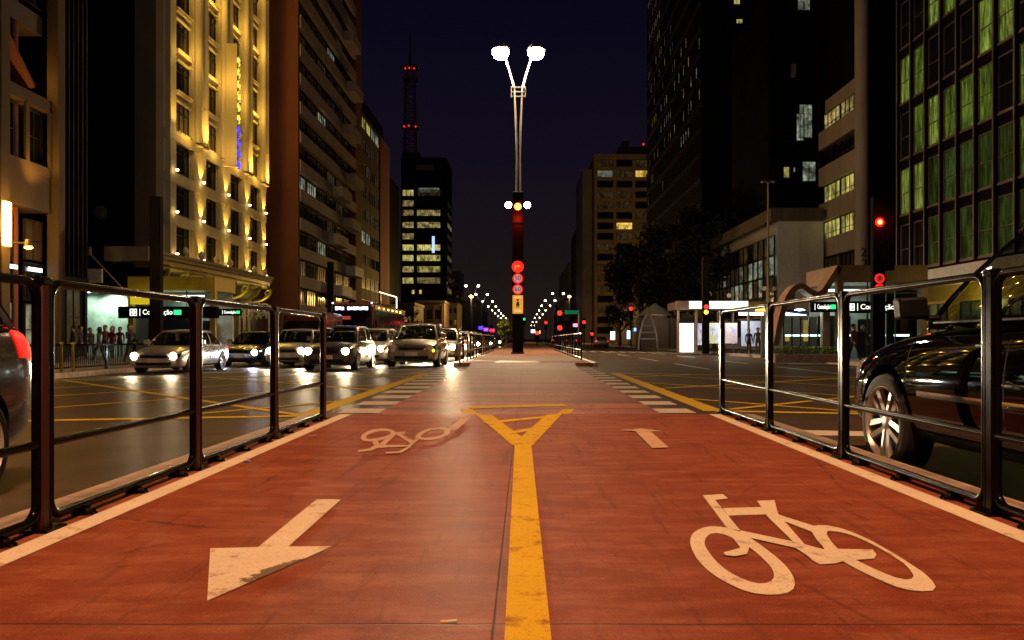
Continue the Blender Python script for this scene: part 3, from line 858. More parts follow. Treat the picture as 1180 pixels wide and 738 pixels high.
g = MB(); p = at(657, 360, 140); t = thing('street_name_sign', 'small green street sign under the amber lamp on the right', 'sign', (p.x, 140, ZS))
g.tube([(1.6, 0, 0), (1.6, 0, p.z - ZS + .4)], .08, 6); g.build('pole', t, M['pole'])
g = MB(); g.box(-1., 1.5, -.05, .02, p.z - ZS - .35, p.z - ZS + .35); g.build('sign_plate', t, glow('sign_green', (.01, .30, .14), .35, False))
# thin tall pole with twin luminaires on the right pavement
p = at(885, 210, 62); t = thing('tall_side_lamp', 'thin tall lamp pole with small unlit twin heads before the white low building', 'street lamp', (p.x, 62, ZS))
g = MB(); g.tube([(0, 0, 0), (0, 0, p.z - ZS)], [.12, .06], 8); g.build('pole', t, M['pole'])
for s in (-1, 1):
    g = MB(); g.tube([(0, 0, p.z - ZS - .2), (s * .2, 0, p.z - ZS + .1), (s * .4, 0, p.z - ZS)], .04, 6); g.lathe([(0, .12), (.16, .06), (.18, -.06), (0, -.1)], 12, T(s * .42, 0, p.z - ZS)); g.build('lamp_head', t, M['pole'])
for (px, py, Y, lb) in ((886, 333, 58, 'low twin spotlight post beside the white low building'), (845, 341, 57.5, 'low twin spotlight post above the bright shelter roof')):
    p = at(px, py, Y); t = thing('twin_spotlight', lb, 'street lamp', (p.x, Y, ZS))
    g = MB(); g.tube([(0, 0, 0), (0, 0, p.z - ZS)], .05, 6); g.build('pole', t, M['pole'])
    for s in (-1, 1):
        g = MB(); g.lathe([(.06, 0), (.15, .12), (.17, .2), (0, .2)], 10, T(s * .3, 0, p.z - ZS) @ RX(R(90)) @ RY(s * .4)); g.build('lamp_head', t, M['white'])
# ------------------------------------------------------------------ building helpers
_wm = {}
def window_mesh(w, h, mat, nx=2, ny=1, frame='frame_dark', t=.05, split=None):
    k = (round(w, 2), round(h, 2), mat, nx, ny, frame, t, split)
    if k in _wm: return _wm[k]
    g = MB().use(M[frame])
    g.box(-w/2, w/2, -.05, .05, 0, t); g.box(-w/2, w/2, -.05, .05, h - t, h)
    g.box(-w/2, -w/2 + t, -.048, .05, t, h - t); g.box(w/2 - t, w/2, -.048, .05, t, h - t)
    for i in range(1, nx): x = -w/2 + w * i / nx; g.box(x - t*.4, x + t*.4, -.045, .05, t, h - t)
    for j in range(1, ny):
        z = h * j / ny if split is None else h * split
        g.box(-w/2 + t, w/2 - t, -.04, .05, z - t*.4, z + t*.4)
    g.use(M[mat]); g.add([(-w/2 + t*.5, .02, t*.5), (w/2 - t*.5, .02, t*.5), (w/2 - t*.5, .02, h - t*.5), (-w/2 + t*.5, .02, h - t*.5)], [(0,1,2,3)])
    _wm[k] = g.mesh('window'); return _wm[k]
def put_windows(B, lst):
    """lst: (mesh, world x, y, z, angle). The 98 that show largest become parts, the rest one part"""
    def size(e): return -1. / max(1., (Vector(e[1:4]) - Vector((0, 0, EYE))).length)
    def seen(e):
        px = 605 + e[1] * 890 / e[2]; py = 391 - (e[3] - EYE) * 890 / e[2]
        return -40 < px < 1220 and -60 < py < 400
    lst = [e for e in lst if seen(e)]
    lst.sort(key=size)
    loc = B.location
    for e in lst[:98]:
        link('window', e[0], B, (e[1] - loc.x, e[2] - loc.y, e[3] - loc.z), (0, 0, e[4]))
    rest = lst[98:]
    if rest:
        bm = bmesh.new(); mats = []
        for e in rest:
            me = e[0].copy(); me.transform(T(e[1] - loc.x, e[2] - loc.y, e[3] - loc.z) @ RZ(e[4]))
            off = len(mats)
            for m in me.materials:
                mats.append(m)
            n0 = len(bm.faces); bm.from_mesh(me); bm.faces.ensure_lookup_table()
            for f in bm.faces[n0:]: f.material_index += off
            bpy.data.meshes.remove(me)
        uniq = []; mp = []
        for m in mats:
            if m not in uniq: uniq.append(m)
            mp.append(uniq.index(m))
        for f in bm.faces: f.material_index = mp[f.material_index]
        me = bpy.data.meshes.new('small_windows'); bm.to_mesh(me); bm.free()
        for m in uniq: me.materials.append(m)
        o = link('small_windows', me, B); o['kind'] = 'stuff'
def frame_M(ox, oy, ang): return T(ox, oy, 0) @ RZ(ang)
def grid_facade(g, wl, ox, oy, ang, L, z0, fh, nf, nb, w, h, sill, pick, pier=.3, band=.28, margin=0., nx=2, ny=1, frame='frame_dark', piers=True, bands=True, Bz=0, split=None, pier_w=None):
    """piers and spandrel bands standing proud of the glass line; windows between them"""
    F = frame_M(ox, oy, ang); bw = (L - 2 * margin) / nb
    pw = (bw - w) if pier_w is None else pier_w
    for i in range(nb + 1):
        if piers:
            x = margin + i * bw; a = max(0, x - pw/2); b = min(L, x + pw/2)
            if i == 0: a = 0
            if i == nb: b = L
            g.box(a, b, -pier, .0, z0, z0 + nf * fh, F)
    for j in range(nf + 1):
        if bands:
            za = z0 + (j - 1) * fh + sill + h; zb = z0 + j * fh + sill
            za = max(za, z0); zb = min(zb, z0 + nf * fh)
            if zb > za + .01: g.box(0.002, L - .002, -band, -.002, za, zb, F)
    for j in range(nf):
        for i in range(nb):
            mt = pick(i, j)
            if mt is None: continue
            p = F @ Vector((margin + (i + .5) * bw, -.06, 0))
            wl.append((window_mesh(w - .02, h - .02, mt, nx, ny, frame, .05, split), p.x, p.y, z0 + j * fh + sill + .01 + Bz, ang))
E_ = R(90); W_ = R(-90)

# ------------------------------------------------------------------ A: corner building with big columns, far left
B = thing('corner_office', 'amber lit office building with tall columns and projecting glazed box at the left edge', 'building', (-21, 30, ZS))
def P(*a): return tuple(a)
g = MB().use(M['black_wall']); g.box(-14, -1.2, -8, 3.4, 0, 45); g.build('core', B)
g = MB().use(M['column_stone'])
for y in (-4.3, -.5, 3.1):
    g = MB().use(M['column_stone']); g.box(.5, 1., y, y + .52, 0, 45)
    for z in range(2, 44, 3): pass
    o = g.build('column', B)
    bv = o.modifiers.new('b', 'BEVEL'); bv.width = .03; bv.segments = 2
g = MB().use(M['brown']); g.lathe([(.17, 0), (.17, 45)], 16, T(.1, 1.55, 0)); g.build('round_column', B)
g = MB().use(M['column_stone']); zb = EYE + 145 * 33 / 890 - ZS
g.box(-1.2, .72, -.0, 3.1, zb, zb + .25); g.box(-1.2, .72, -.0, 3.1, zb + 1.45, zb + 1.9)
g.box(-1.1, .70, 0.02, 3.08, zb + .25, zb + 1.45)
for y in (0, 1.35, 2.9): g.box(.66, .76, y, y + .22, zb + 1.9, zb + 4.3)
g.box(-1.2, .72, -.0, 3.1, zb + 4.3, zb + 4.8); g.build('projecting_box', B)
g = MB().use(M['concrete_dark'])
for k in range(8): g.box(-1.2, .3, -4, 3.1, zb + 7.6 + k * 3.4, zb + 8.4 + k * 3.4)
g.build('spandrel', B)
g = MB().use(M['brown']); g.add([(.2, -.4, zb + 6.6), (.95, -.2, zb + 6.6), (.95, 1.6, zb + 4.9), (.2, 1.7, zb + 4.9), (.2, -.4, zb + 6.75), (.95, -.2, zb + 6.75), (.95, 1.6, zb + 5.05), (.2, 1.7, zb + 5.05)],
  [(0,3,2,1),(4,5,6,7),(0,1,5,4),(1,2,6,5),(2,3,7,6),(3,0,4,7)]); g.build('tilted_canopy', B)
for y, w in ((.62, 1.05), (2.42, 1.15), (-2.2, 2.4)):
    for k, (z, h, mt) in enumerate(((.3, 2.2, 'win_cool'), (2.6, 1.6, 'dark_glass'), (4.3, 1.7, 'win_dim'), (zb + 2.0, 2.2, 'dark_glass'), (zb + 8.6, 2.5, 'dark_glass'), (zb + 12, 2.4, 'dark_glass'))):
        link('window', window_mesh(w, h, mt, 2, 2), B, (.34, y, z), (0, 0, E_))
g = MB().use(M['tube_white']); g.box(.41, .44, .3, 1.3, 3.85, 4.0); g.box(.41, .44, 2.0, 2.9, 3.85, 4.0); g.build('light_strip', B)
g = MB().use(M['win_warm']); 
for y, z in ((.9, 18.1), (1.6, 17.3)): g.box(.41, .44, y, y + .3, z, z + .12)
g.build('office_lamp', B)
g = MB().use(M['sodium']); g.box(1.0, 1.09, -.45, -.05, 4.6, 6.3); s = g.build('wall_lamp', B)
g = MB().use(M['frame_dark']); g.tube([(1.0, -.1, 4.75), (1.5, .1, 4.75)], .04, 6); g.lathe([(0,0),(.16,.05),(.12,.3),(0,.32)], 12, T(1.62, .15, 4.6)); g.build('lamp_arm', s)
g = MB().use(M['sodium']); g.lathe([(0, -.1), (.14, -.04), (.15, .0), (0, .0)], 12, T(1.62, .15, 4.6)); g.build('lamp_globe', s)
SOD = (1., .46, .07)
lamp_light('wall_light', 'POINT', (1.5, -.6, 5.4), 480, SOD, s, .25)
lamp_light('wall_light', 'POINT', (.1, 2.2, zb + 5.6), 40, SOD, s, .2)
lamp_light('wall_light', 'SPOT', (1.5, 1.5, 7.), 260, SOD, s, .25, (R(165), R(-12), 0), 90)

# ------------------------------------------------------------------ dark slatted block
B = thing('dark_slatted_block', 'unlit black office block with thin vertical mullions behind the tall column', 'building', (-26.3, 43.5, ZS))
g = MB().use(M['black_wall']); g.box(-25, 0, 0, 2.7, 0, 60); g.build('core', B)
for k in range(6):
    g = MB().use(M['mullion']); g.box(0, .25, .15 + k * .45, .25 + k * .45, 4.6, 60); g.build('mullion', B)
g = MB().use(M['frame_dark']); g.box(0, .2, 0, 2.7, 4.1, 4.6); g.box(.0, .12, 0, 2.7, 0, .5)
g.box(0.02, .16, 0, .3, .5, 4.1); g.box(0.02, .16, 2.4, 2.65, .5, 4.1); g.build('ground_frame', B)
for y in (1.35,): link('window', window_mesh(1.5, 3.4, 'win_dim', 2, 2), B, (.07, y, .6), (0, 0, E_))
B = thing('black_backdrop_block', 'pitch dark windowless block between the slatted block and the golden hotel', 'building', (-40, 62, ZS))
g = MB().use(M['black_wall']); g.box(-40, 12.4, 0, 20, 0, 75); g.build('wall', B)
g = MB().use(M['frame_dark'])
for k in range(12): g.box(-39, 12.3, -.12, -.002, 6 + k * 5.6, 6.4 + k * 5.6)
g.build('ledge', B)
g = MB().use(M['white']); g.lathe([(.55, 0), (.55, .06), (.42, .08)], 20, T(at(113, 391, 61.5).x + 40, -.14, EYE + (391 - 245) * 62 / 890 - ZS) @ RX(R(90))); g.build('round_emblem', B)

# ------------------------------------------------------------------ low shop with lit soffit
B = thing('low_shop', 'low shop with grey fascia, spotlit soffit and wall coloured as greenish-lit', 'shop', (-30, 48, ZS))
g = MB().use(M['concrete_dark']); g.box(-4, 5.0, 3.3, 3.6, 0, 6); g.build('rear_wall', B)
g = MB().use(pbr('render_greenish_light', (.34, .40, .32), .8, var=.45, scale=.9)); g.box(1.15, 4.2, 2.4, 2.7, 0, 4.0); g.build('lit_wall', B)  # greenish tint of the light put into the wall colour
g = MB().use(M['white']); g.box(-1.6, 4.6, -.2, 3.0, 4.0, 4.2); g.build('soffit', B)
g = MB().use(M['beige']); g.box(4.2, 4.48, 2.1, 2.38, 0, 4.0); g.build('pillar', B)
for x in (.35, .95):
    g = MB().use(M['frame_dark']); g.box(x, x + .18, 1.6, 1.8, 0, 4.0); g.build('dark_post', B)
g = MB().use(M['white']); g.box(2.3, 3.85, -.3, -.15, 4.5, 5.35); g.build('fascia_panel', B)
g = MB().use(M['concrete']); g.box(3.5, 6.3, .6, 3.2, 5.95, 6.85); g.build('upper_parapet', B)
g = MB().use(M['black_wall']); g.box(2.2, 6.2, 2.0, 3.2, 4.2, 5.94); g.build('upper_wall', B)
g = MB().use(M['concrete']); g.tube([(3.0, -.1, 6.3), (5.0, -.1, 4.2)], .06, 6); g.lathe([(.13, 0), (.12, .5), (0, .55)], 8, T(3.0, -.1, 6.2)); g.build('stay_rod', B)
for i, x in enumerate((.6, 1.5, 2.4, 3.6)):
    g = MB().use(M['tube_white']); g.lathe([(0, 0), (.11, .0), (.11, .05)], 12, T(x, .8 + (i % 2) * .4, 3.94)); g.build('downlight', B)
lamp_light('downlight_glow', 'SPOT', (3.3, 1.3, 3.9), 420, (.72, 1., .85), B, .1, (R(35), 0, 0), 120)
lamp_light('downlight_glow', 'SPOT', (1.7, 1.2, 3.9), 160, (.72, 1., .85), B, .1, (R(25), 0, 0), 130)

# ------------------------------------------------------------------ golden hotel
HX, HY = -25.0, 54.2
B = thing('golden_hotel', 'hotel with golden floodlit facade of columns and window bays', 'hotel', (HX, HY, ZS))
g = MB().use(M['stone']); g.box(-.9, -.35, 0, 20.2, 6.0, 46); g.build('wall', B)
g = MB().use(M['concrete_dark']); g.box(-2.4, -.902, 0, 20.2, 0, 46); g.box(-.9, -.36, .02, 20.2, 0, 5.99); g.build('end_wall', B)
bay = [2.6, 7.6, 12.6, 17.3]
fl = [7.0 + 2.98 * k for k in range(13)]
g = MB().use(M['stone'])
for k in range(4):
    z = fl[k] - .95 if k else 6.0
    if k < 3 + 1: g.box(-.35, .10, 0, 20.2, fl[k] - .80, fl[k] - .05)
g.build('ledge_band', B)
for k in range(13):
    for b in bay:
        hh = 2.0
        link('window', window_mesh(2.35, 2.15, 'dark_glass' if (k + int(b)) % 5 else 'win_dim', 3, 2, 'frame_dark', .07, .7), B, (-.27, b, fl[k] + .08), (0, 0, E_))
        g = MB().use(M['stone'])
        if k >= 3:
            g.box(-.35, .04, b - 1.2, b + 1.2, fl[k] - .18, fl[k] + .0); g.box(-.35, -.02, b - 1.2, b + 1.2, fl[k] + 2.25, fl[k] + 2.36)
            g.box(-.35, .10, b - 1.25, b + 1.25, fl[k] - .0, fl[k] + .06)
        else:
            g.box(-.35, -.10, b - 1.32, b - 1.19, fl[k], fl[k] + 2.14); g.box(-.35, -.10, b + 1.19, b + 1.32, fl[k], fl[k] + 2.14); g.box(-.35, -.06, b - 1.34, b + 1.34, fl[k] + 2.25, fl[k] + 2.38)
        g.build('window_sill', B)
cols = [(.1, 1.0), (4.0, 6.2), (9.0, 11.2), (14.0, 15.9), (18.7, 20.1)]
for i, (a, b) in enumerate(cols):
    g = MB().use(M['stone']); c = (a + b) / 2; r = (b - a) / 2
    z0 = fl[3] - .05
    g.box(-.35, .08, a, b, 6.2, 46)
    if r > .6:
        for s in (-.5, .5): g.lathe([(.36, z0), (.36, 46)], 16, T(.12, c + s * r, 0))
        for zz in range(3, 13): g.lathe([(.375, fl[zz] - .3), (.375, fl[zz] - .22)], 16, T(.12, c - .5 * r, 0)); g.lathe([(.375, fl[zz] - .3), (.375, fl[zz] - .22)], 16, T(.12, c + .5 * r, 0))
    g.build('pilaster', B)
GOLD = (1., .57, .085)
for i, c in enumerate((5.1, 10.1, 15.0, 19.4, .55)):
    for k in (0, 1, 2):
        g = MB().use(glow('uplight_gold', (1., .72, .25), 14., False) if (i, k) == (0, 0) else bpy.data.materials['uplight_gold'])
        g.lathe([(0, .0), (.10, .0), (.12, .12), (0, .12)], 10, T(.34, c, fl[k] - .02)); u = g.build('uplight', B)
        if i < 4: lamp_light('uplight_beam', 'SPOT', (.36, c, fl[k] + .17), 420, GOLD, u, .05, (R(180 - 4), R(-14), 0), 75, .6)
    lamp_light('column_wash', 'SPOT', (.9, c, fl[3] - .6), 2400 if i < 4 else 900, GOLD, B, .15, (R(180), R(-9), 0), 60, .8)
for i, b in enumerate(bay):
    for k in (0, 3, 5, 7, 9): lamp_light('bay_wash', 'POINT', (.75, b, fl[k] + .3), (45 if k == 0 else 120) if k < 4 else 190, GOLD, B, .15)
# vertical neon banner between second and third bay
s = MB().use(M['stone']); s.box(.12, 1.3, 9.35, 9.75, EYE + (391-190)*64/890, EYE + (391-50)*64/890); s = s.build('blade_sign', B)
for k in range(7):
    text('lettering', '*S$&S*8'[k], 1.0, M['yellow_neon'], s, (1.0, 9.28, 23.6 - k * .95), (R(90), 0, 0), ext=.02) if False else None
for k in range(10):
    g = MB().use(M['yellow_neon'] if k < 6 else M['blue_neon'])
    z = 23.9 - k * .95
    for q in range(3):
        a = k * 1.7 + q * 2.1
        pts = [(1.34, 9.6 + .0 * q, z), (1.36 + .05, 9.45 + .3 * math.sin(a), z + .3 * math.cos(a)), (1.36, 9.6 + .3 * math.sin(a + 1), z + .38 * math.cos(a + 1.2))]
        g.tube(pts, .045, 5)
    g.build('neon_ornament', s)
# entrance canopy
B2 = thing('hotel_canopy', 'curved golden green entrance canopy with scroll brackets under the hotel facade', 'canopy', (-25, 50, ZS))
g = MB().use(pbr('canopy_top', (.22, .18, .08), .6))
out = [(0, -1.), (2.1, -1.2), (2.4, 4), (2.5, 12), (2.4, 19.5), (1.4, 22.3), (0, 22.6)]
g.prism(out, 6.35, 6.55); g.prism([(x * .96, y * .99) for x, y in out], 6.1, 6.348); g.build('roof_slab', B2)
g = MB().use(M['gold']); g.prism([(x * .90, .2 + y * .97) for x, y in out], 5.8, 6.098); g.prism([(x * .8, .4 + y * .95) for x, y in out], 5.62, 5.798); g.build('soffit', B2)
for k in range(8):
    y = .4 + k * 2.9
    g = MB().use(M['gold'])
    pts = [(.1 + 1.7 * math.sin(t), y, 5.6 - 1.25 * (1 - math.cos(t)) * 0 - 1.2 * math.cos(t)) for t in [R(a) for a in range(0, 91, 15)]]
    g.tube(pts, [.11] * 7, 6); g.tube([(p[0] - .25, p[1] + .3, p[2] + .05) for p in pts], [.09] * 7, 6)
    g.tube([(1.5 + .28 * math.cos(a), y, 5.2 + .28 * math.sin(a)) for a in [i * .6 for i in range(9)]], .06, 5); g.build('scroll_bracket', B2)
for k in range(7):
    g = MB().use(M['stone']); g.lathe([(.18, 0), (.1, .15), (.24, .42), (.2, .62), (.08, .75), (0, .8)], 10, T(1.7, 3 + k * 2.7, 6.55)); g.build('urn', B2)
for y in (2., 8., 14., 20.):
    lamp_light('canopy_glow', 'POINT', (1.2, y, 4.3), 65, (1., .85, .22), B2, .2)
g = MB().use(M['concrete_dark']); g.box(-.3, -.0, 0, 22, 0, 5.6); g.build('rear_wall', B2)
for k in range(5): link('window', window_mesh(2.4, 3.2, 'win_warm' if k % 2 else 'win_dim', 2, 2), B2, (.06, 2.5 + k * 4.2, .3), (0, 0, E_))
# ornate iron arches beside the canopy
for i, (px, Y) in enumerate(((293, 60), (303, 63))):
    x = at(px, 391, Y).x; t = thing('iron_arch', ['ornate grey scrolled arch under the far end of the hotel canopy', 'second scrolled arch, nearer the brown building'][i], 'ornament', (x, Y, ZS))
    g = MB().use(M['pole'])
    for r in (1.15, .95, .5): g.tube([(r * math.cos(a), 0, 2.6 + r * 1.1 * math.sin(a)) for a in [PI * k / 12 for k in range(13)]], .07, 6)
    for k in range(5): a = PI * (k + .5) / 5; g.tube([(.5 * math.cos(a), 0, 2.6 + .55 * math.sin(a)), (1.15 * math.cos(a), 0, 2.6 + 1.26 * math.sin(a))], .05, 5)
    g.build('arch', t)
    for s in (-1, 1): g = MB().use(M['pole']); g.tube([(s * 1.15, 0, 0), (s * 1.15, 0, 2.6)], .08, 8); g.build('leg', t)

# ------------------------------------------------------------------ metro entrances
def metro(loc, W, D, H, label, colr, ang=0, sign_left='Consolação'):
    t = thing('metro_entrance', label, 'metro entrance', loc, ang)
    for x in (0, W):
        g = MB().use(colr); g.box(x - .16, x + .16, -.16, .16, 0, H); o = g.build('portal_post', t)
    g = MB().use(colr); g.box(-.16, W + .16, -.2, D, H, H + .85); g.build('beam', t)
    n = max(3, int(W / 1.3))
    for k in range(n):
        x = W * (k + .5) / n
        g = MB().use(M['frame_dark']); w = W / n
        g.box(x - w/2, x - w/2 + .05, -.03, .05, 0, H); g.box(x - w/2 + .05, x + w/2, -.028, .05, H * .86, H * .86 + .05); s = g.build('glazing_frame', t)
        g = MB().use(M['pav_glass']); g.box(x - w/2 + .05, x + w/2, 0.005, .02, 0, H); g.build('pane', s)
    g = MB().use(pbr('metro_wall', (.30, .30, .27), .5, var=.4, scale=1.)); g.box(0, W, D - .2, D, 0, H); g.build('rear_wall', t)
    g = MB().use(M['black_wall']); g.box(W * .1, W * .5, D - .5, D - .21, 0, H * .6); g.box(W * .62, W * .8, D - .5, D - .21, 0, H * .55); g.build('stair_opening', t)
    g = MB().use(M['tube_white']); g.box(.3, W * .75, D * .5, D * .5 + .12, H - .3, H - .2); g.build('ceiling_tube', t)
    lamp_light('ceiling_glow', 'AREA', (W / 2, D * .5, H - .35), 90, (.75, 1., .92), t, 1.5, (0, 0, 0))
    return t
def metro_sign(loc, W, h, label, short=False, tx=None, tw=None, gx=None):
    t = thing('metro_sign', label, 'sign', loc)
    g = MB().use(M['totem']); g.box(0, W, -.12, .12, 0, h); o = g.build('sign_box', t); bv = o.modifiers.new('b', 'BEVEL'); bv.width = .02
    y = -.125
    if not short:
        c = h * .9; th = h * .5
        g = MB().use(M['sign_text'])
        a = h * .30; cx = tx - h * .78; a = h * .26; cz = h / 2; w = h * .035
        for s in (-1, 1): g.box(cx - a - w, cx + a + w, y - .01, y, cz + s * a - w, cz + s * a + w); g.box(cx + s * a - w, cx + s * a + w, y - .012, y, cz - a + w, cz + a - w)
        g.build('square_outline', t)
        g = MB().use(M['sign_text'])
        for s in (-1, 1):
            g.prism([(cx + s * .02 * h, cz + s * .02*h), (cx + s * .2 * h, cz + s * .02 * h), (cx + s * .02 * h, cz + s * .22 * h)], 0, .01, T(0, y, 0) @ RX(R(90)) @ T(0, 0, 0))
            g.prism([(cx - s * .02 * h, cz + s * .02*h), (cx - s * .02 * h, cz + s * .22 * h), (cx - s * .2 * h, cz + s * .02 * h)], 0, .01, T(0, y, 0) @ RX(R(90)))
        g.build('metro_emblem', t)
    g = MB().use(M['sign_text']); x0 = (tx if tx is not None else (.22 if short else h * 1.28)) - h * .25; g.box(x0, x0 + h * .05, y - .01, y, h * .2, h * .8); g.build('divider', t)
    text('lettering', 'Consolação', h * .62, M['sign_text'], t, (tx if tx is not None else x0 + h * .25, y - .006, h * .5), (R(90), 0, 0), 'LEFT', .014, fit=tw)
    g = MB().use(M['green_on']); gx = gx if gx is not None else W - h * .75; g.box(gx, gx + h * (.62 if not short else .5), y - .012, y, h * .3, h * .7); g.build('line_marker', t)
    return t
YM = 48.
xl = at(152, 391, YM).x; xr = at(246, 391, YM).x
tl = metro((xl, YM, ZS), xr - xl, 3.2, EYE + (391 - 335) * YM / 890 - ZS, 'golden portal of the left metro entrance under the hotel canopy', M['gold'])
lamp_light('portal_glow', 'SPOT', (.6, -.9, 2.2), 160, (1., .8, .08), tl, .2, (R(150), 0, R(-60)), 120)
lamp_light('portal_glow', 'SPOT', (3., -.9, 2.2), 80, (1., .8, .1), tl, .2, (R(150), 0, 0), 120)
g = MB().use(glow('yellow_board', (.9, .72, .02), .55, False)); z = EYE + (391-347) * 47 / 890 - ZS
g.box(.35, 1.6, -.9, -.8, z - .2, z + .28); s = g.build('yellow_board', tl)
text('lettering', 'ENTRADA', .26, M['ink'], s, (.97, -.915, z + .03)) if False else None
xa = at(137, 391, 46).x; xb = at(252, 391, 46).x
zs = EYE + (391 - 367) * 46 / 890
metro_sign((xa, 46, zs), xb - xa, .70, 'wide black metro sign of the left entrance, partly behind the unlit totem', False, at(165.5, 0, 46).x - xa, 34 * 46 / 890, at(201.5, 0, 46).x - xa)
xa = at(254, 391, 48).x; xb = at(277, 391, 48).x
metro_sign((xa - .05, 48., EYE + (391 - 364) * 48 / 890), xb - xa + .1, .42, 'short metro sign at the right end of the left entrance', True, .32, .72, 1.08)
# right entrance
YM = 38.
xl = at(967, 391, YM).x; xr = at(1063, 391, YM).x
BR = pbr('bronze_cladding', (.22, .13, .09), .45, metal=.3, var=.25, scale=2)
tr = metro((xl, YM, ZS), xr - xl, 4., EYE + (391 - 326) * YM / 890 - ZS, 'bronze framed right metro entrance with bright glass front', BR)
tr['label'] = 'bronze framed glass pavilion of the right metro entrance beside the red light totem'
g = MB().use(M['tube_white']); zz = EYE + (391 - 334) * YM / 890 - ZS; g.box(.1, 1.6, .4, .5, zz - .12, zz + .02); g.build('light_bar', tr)
for (x, h) in ((.6, 1.75), (2.1, 1.75), (3.3, 1.75)):
    g = MB().use(M['tube_white']); g.box(x, x + .75, 1.2, 1.28, 1.15, 1.25); g.build('handrail_light', tr)
# arched side pavilion with bronze ribs
ta = thing('arched_pavilion', 'low glass hall with curving bronze rib left of the right metro entrance', 'metro entrance', (at(893, 391, YM).x, YM, ZS))
Wp = xl - at(893, 391, YM).x
px2 = lambda px, py: (at(px, py, YM).x - ta.location.x, EYE + (391 - py) * YM / 890 - ZS)
rib = [px2(*p) for p in ((893, 398), (898, 372), (904, 350), (911, 337), (918, 331), (925, 331), (932, 336), (941, 340), (948, 336), (956, 324), (966, 308))]
rc = catmull([(x, z) for x, z in rib], 4, False)
g = MB().use(BR); 
for yy in (-.2,):
    P1 = []
    for i, p in enumerate(rc):
        a = rc[max(0, i-1)]; b = rc[min(len(rc)-1, i+1)]; d = (b - a).normalized(); n = Vector((-d.y, d.x)) * .14
        P1.append([(p.x - n.x, yy, p.y - n.y), (p.x + n.x, yy, p.y + n.y), (p.x + n.x, yy + .9, p.y + n.y), (p.x - n.x, yy + .9, p.y - n.y), (p.x - n.x, yy, p.y - n.y)])
    g.grid(P1)
g.build('curved_rib', ta)
for k in range(6):
    x = .5 + k * (Wp - .6) / 6
    g = MB().use(M['frame_dark']); g.box(x, x + .05, .3, .36, 0, 2.1); s = g.build('glazing_frame', ta)
    g = MB().use(M['pav_glass']); g.box(x + .05, x + (Wp - .6) / 6, .32, .335, 0, 2.1); g.build('pane', s)
g = MB().use(M['concrete_dark']); g.box(0.2, Wp, 2.8, 3., 0, 2.2); g.build('rear_wall', ta)
g = MB().use(M['beige']); g.box(2.4, 2.75, .1, .45, 0, 2.4); g.build('pillar', ta)
g = MB().use(M['tube_white']); g.box(1.0, 3.2, 1.4, 1.48, 1.15, 1.24); g.build('handrail_light', ta)
g = MB().use(M['win_amber']); g.box(2.3, 2.36, 2.0, 2.5, .9, 2.); g.box(1.4, 1.6, 2.6, 2.7, .9, 1.2); g.build('warm_lamp', ta)
g = MB().use(M['tube_white']); g.lathe([(0, 0), (.28, .05), (.1, .12), (0, .12)], 12, T(1.5, .8, 2.42)); g.build('floodlight', ta)
lamp_light('pavilion_glow', 'POINT', (1.6, 1.4, 2.0), 50, (.75, 1., .92), ta, .3)
xa = at(984, 391, 36.5).x; xb = at(1047, 391, 36.5).x
xa -= .55
metro_sign((xa, 36.5, EYE + (391 - 361) * 36.5 / 890), xb - xa + .3, .56, 'bright wide metro sign of the right entrance, partly behind the red light totem', False, at(990, 0, 36.5).x - xa, 39 * 36.5 / 890, at(1032, 0, 36.5).x - xa)
xa = at(934, 391, 37).x; xb = at(964, 391, 37).x
metro_sign((xa, 37., EYE + (391 - 360) * 37 / 890), xb - xa, .50, 'short dark metro sign over the glass hall left of the right entrance', True, .28, .60, .90)

# ------------------------------------------------------------------ D brown apartment block with balcony bands
BX, BY = -23.5, 80.
B = thing('brown_apartments', 'brown apartment block with pale horizontal balcony bands right of the hotel', 'building', (BX, BY, ZS))
g = MB().use(M['brown']); g.box(-16, -.8, 0, 31, 0, 74); g.box(-.8, .0, 0, .5, 0, 74); g.box(-.8, .05, 27, 31, 0, 74); g.build('wall', B)
wl = []
for k in range(23):
    z = 3.4 + 3.02 * k
    g = MB().use(M['balcony']); g.box(-.3, .12, .5, 27, z + .0, z + 1.25)
    o = g.build('balcony_band', B)
    for i in range(6):
        y = 2.7 + i * 4.3
        mt = 'win_dim' if rnd.random() < .22 else 'dark_glass'
        if (k, i) in ((4, 0), (4, 1), (7, 2), (2, 2), (10, 3), (13, 1)): mt = 'win_cool'
        wl.append((window_mesh(3.6, 1.62, mt, 4, 1), BX - .55, BY + y, z + 1.32 + ZS, E_))
for k in (0, 1, 2, 3, 4, 5, 6, 8, 10, 12):
    z = 3.4 + 3.02 * k; y = [19.5, 14., 21., 12.][k % 4]
    g = MB().use(M['white'] if k < 3 else M['balcony']); g.box(.12, 1.3, y, y + 5.2, z - .1, z + 1.15); g.build('balcony', B)
put_windows(B, wl)
g = MB().use(M['concrete_dark']); g.box(.0, .4, .5, 27, 0, 3.3); g.build('ground_floor', B)

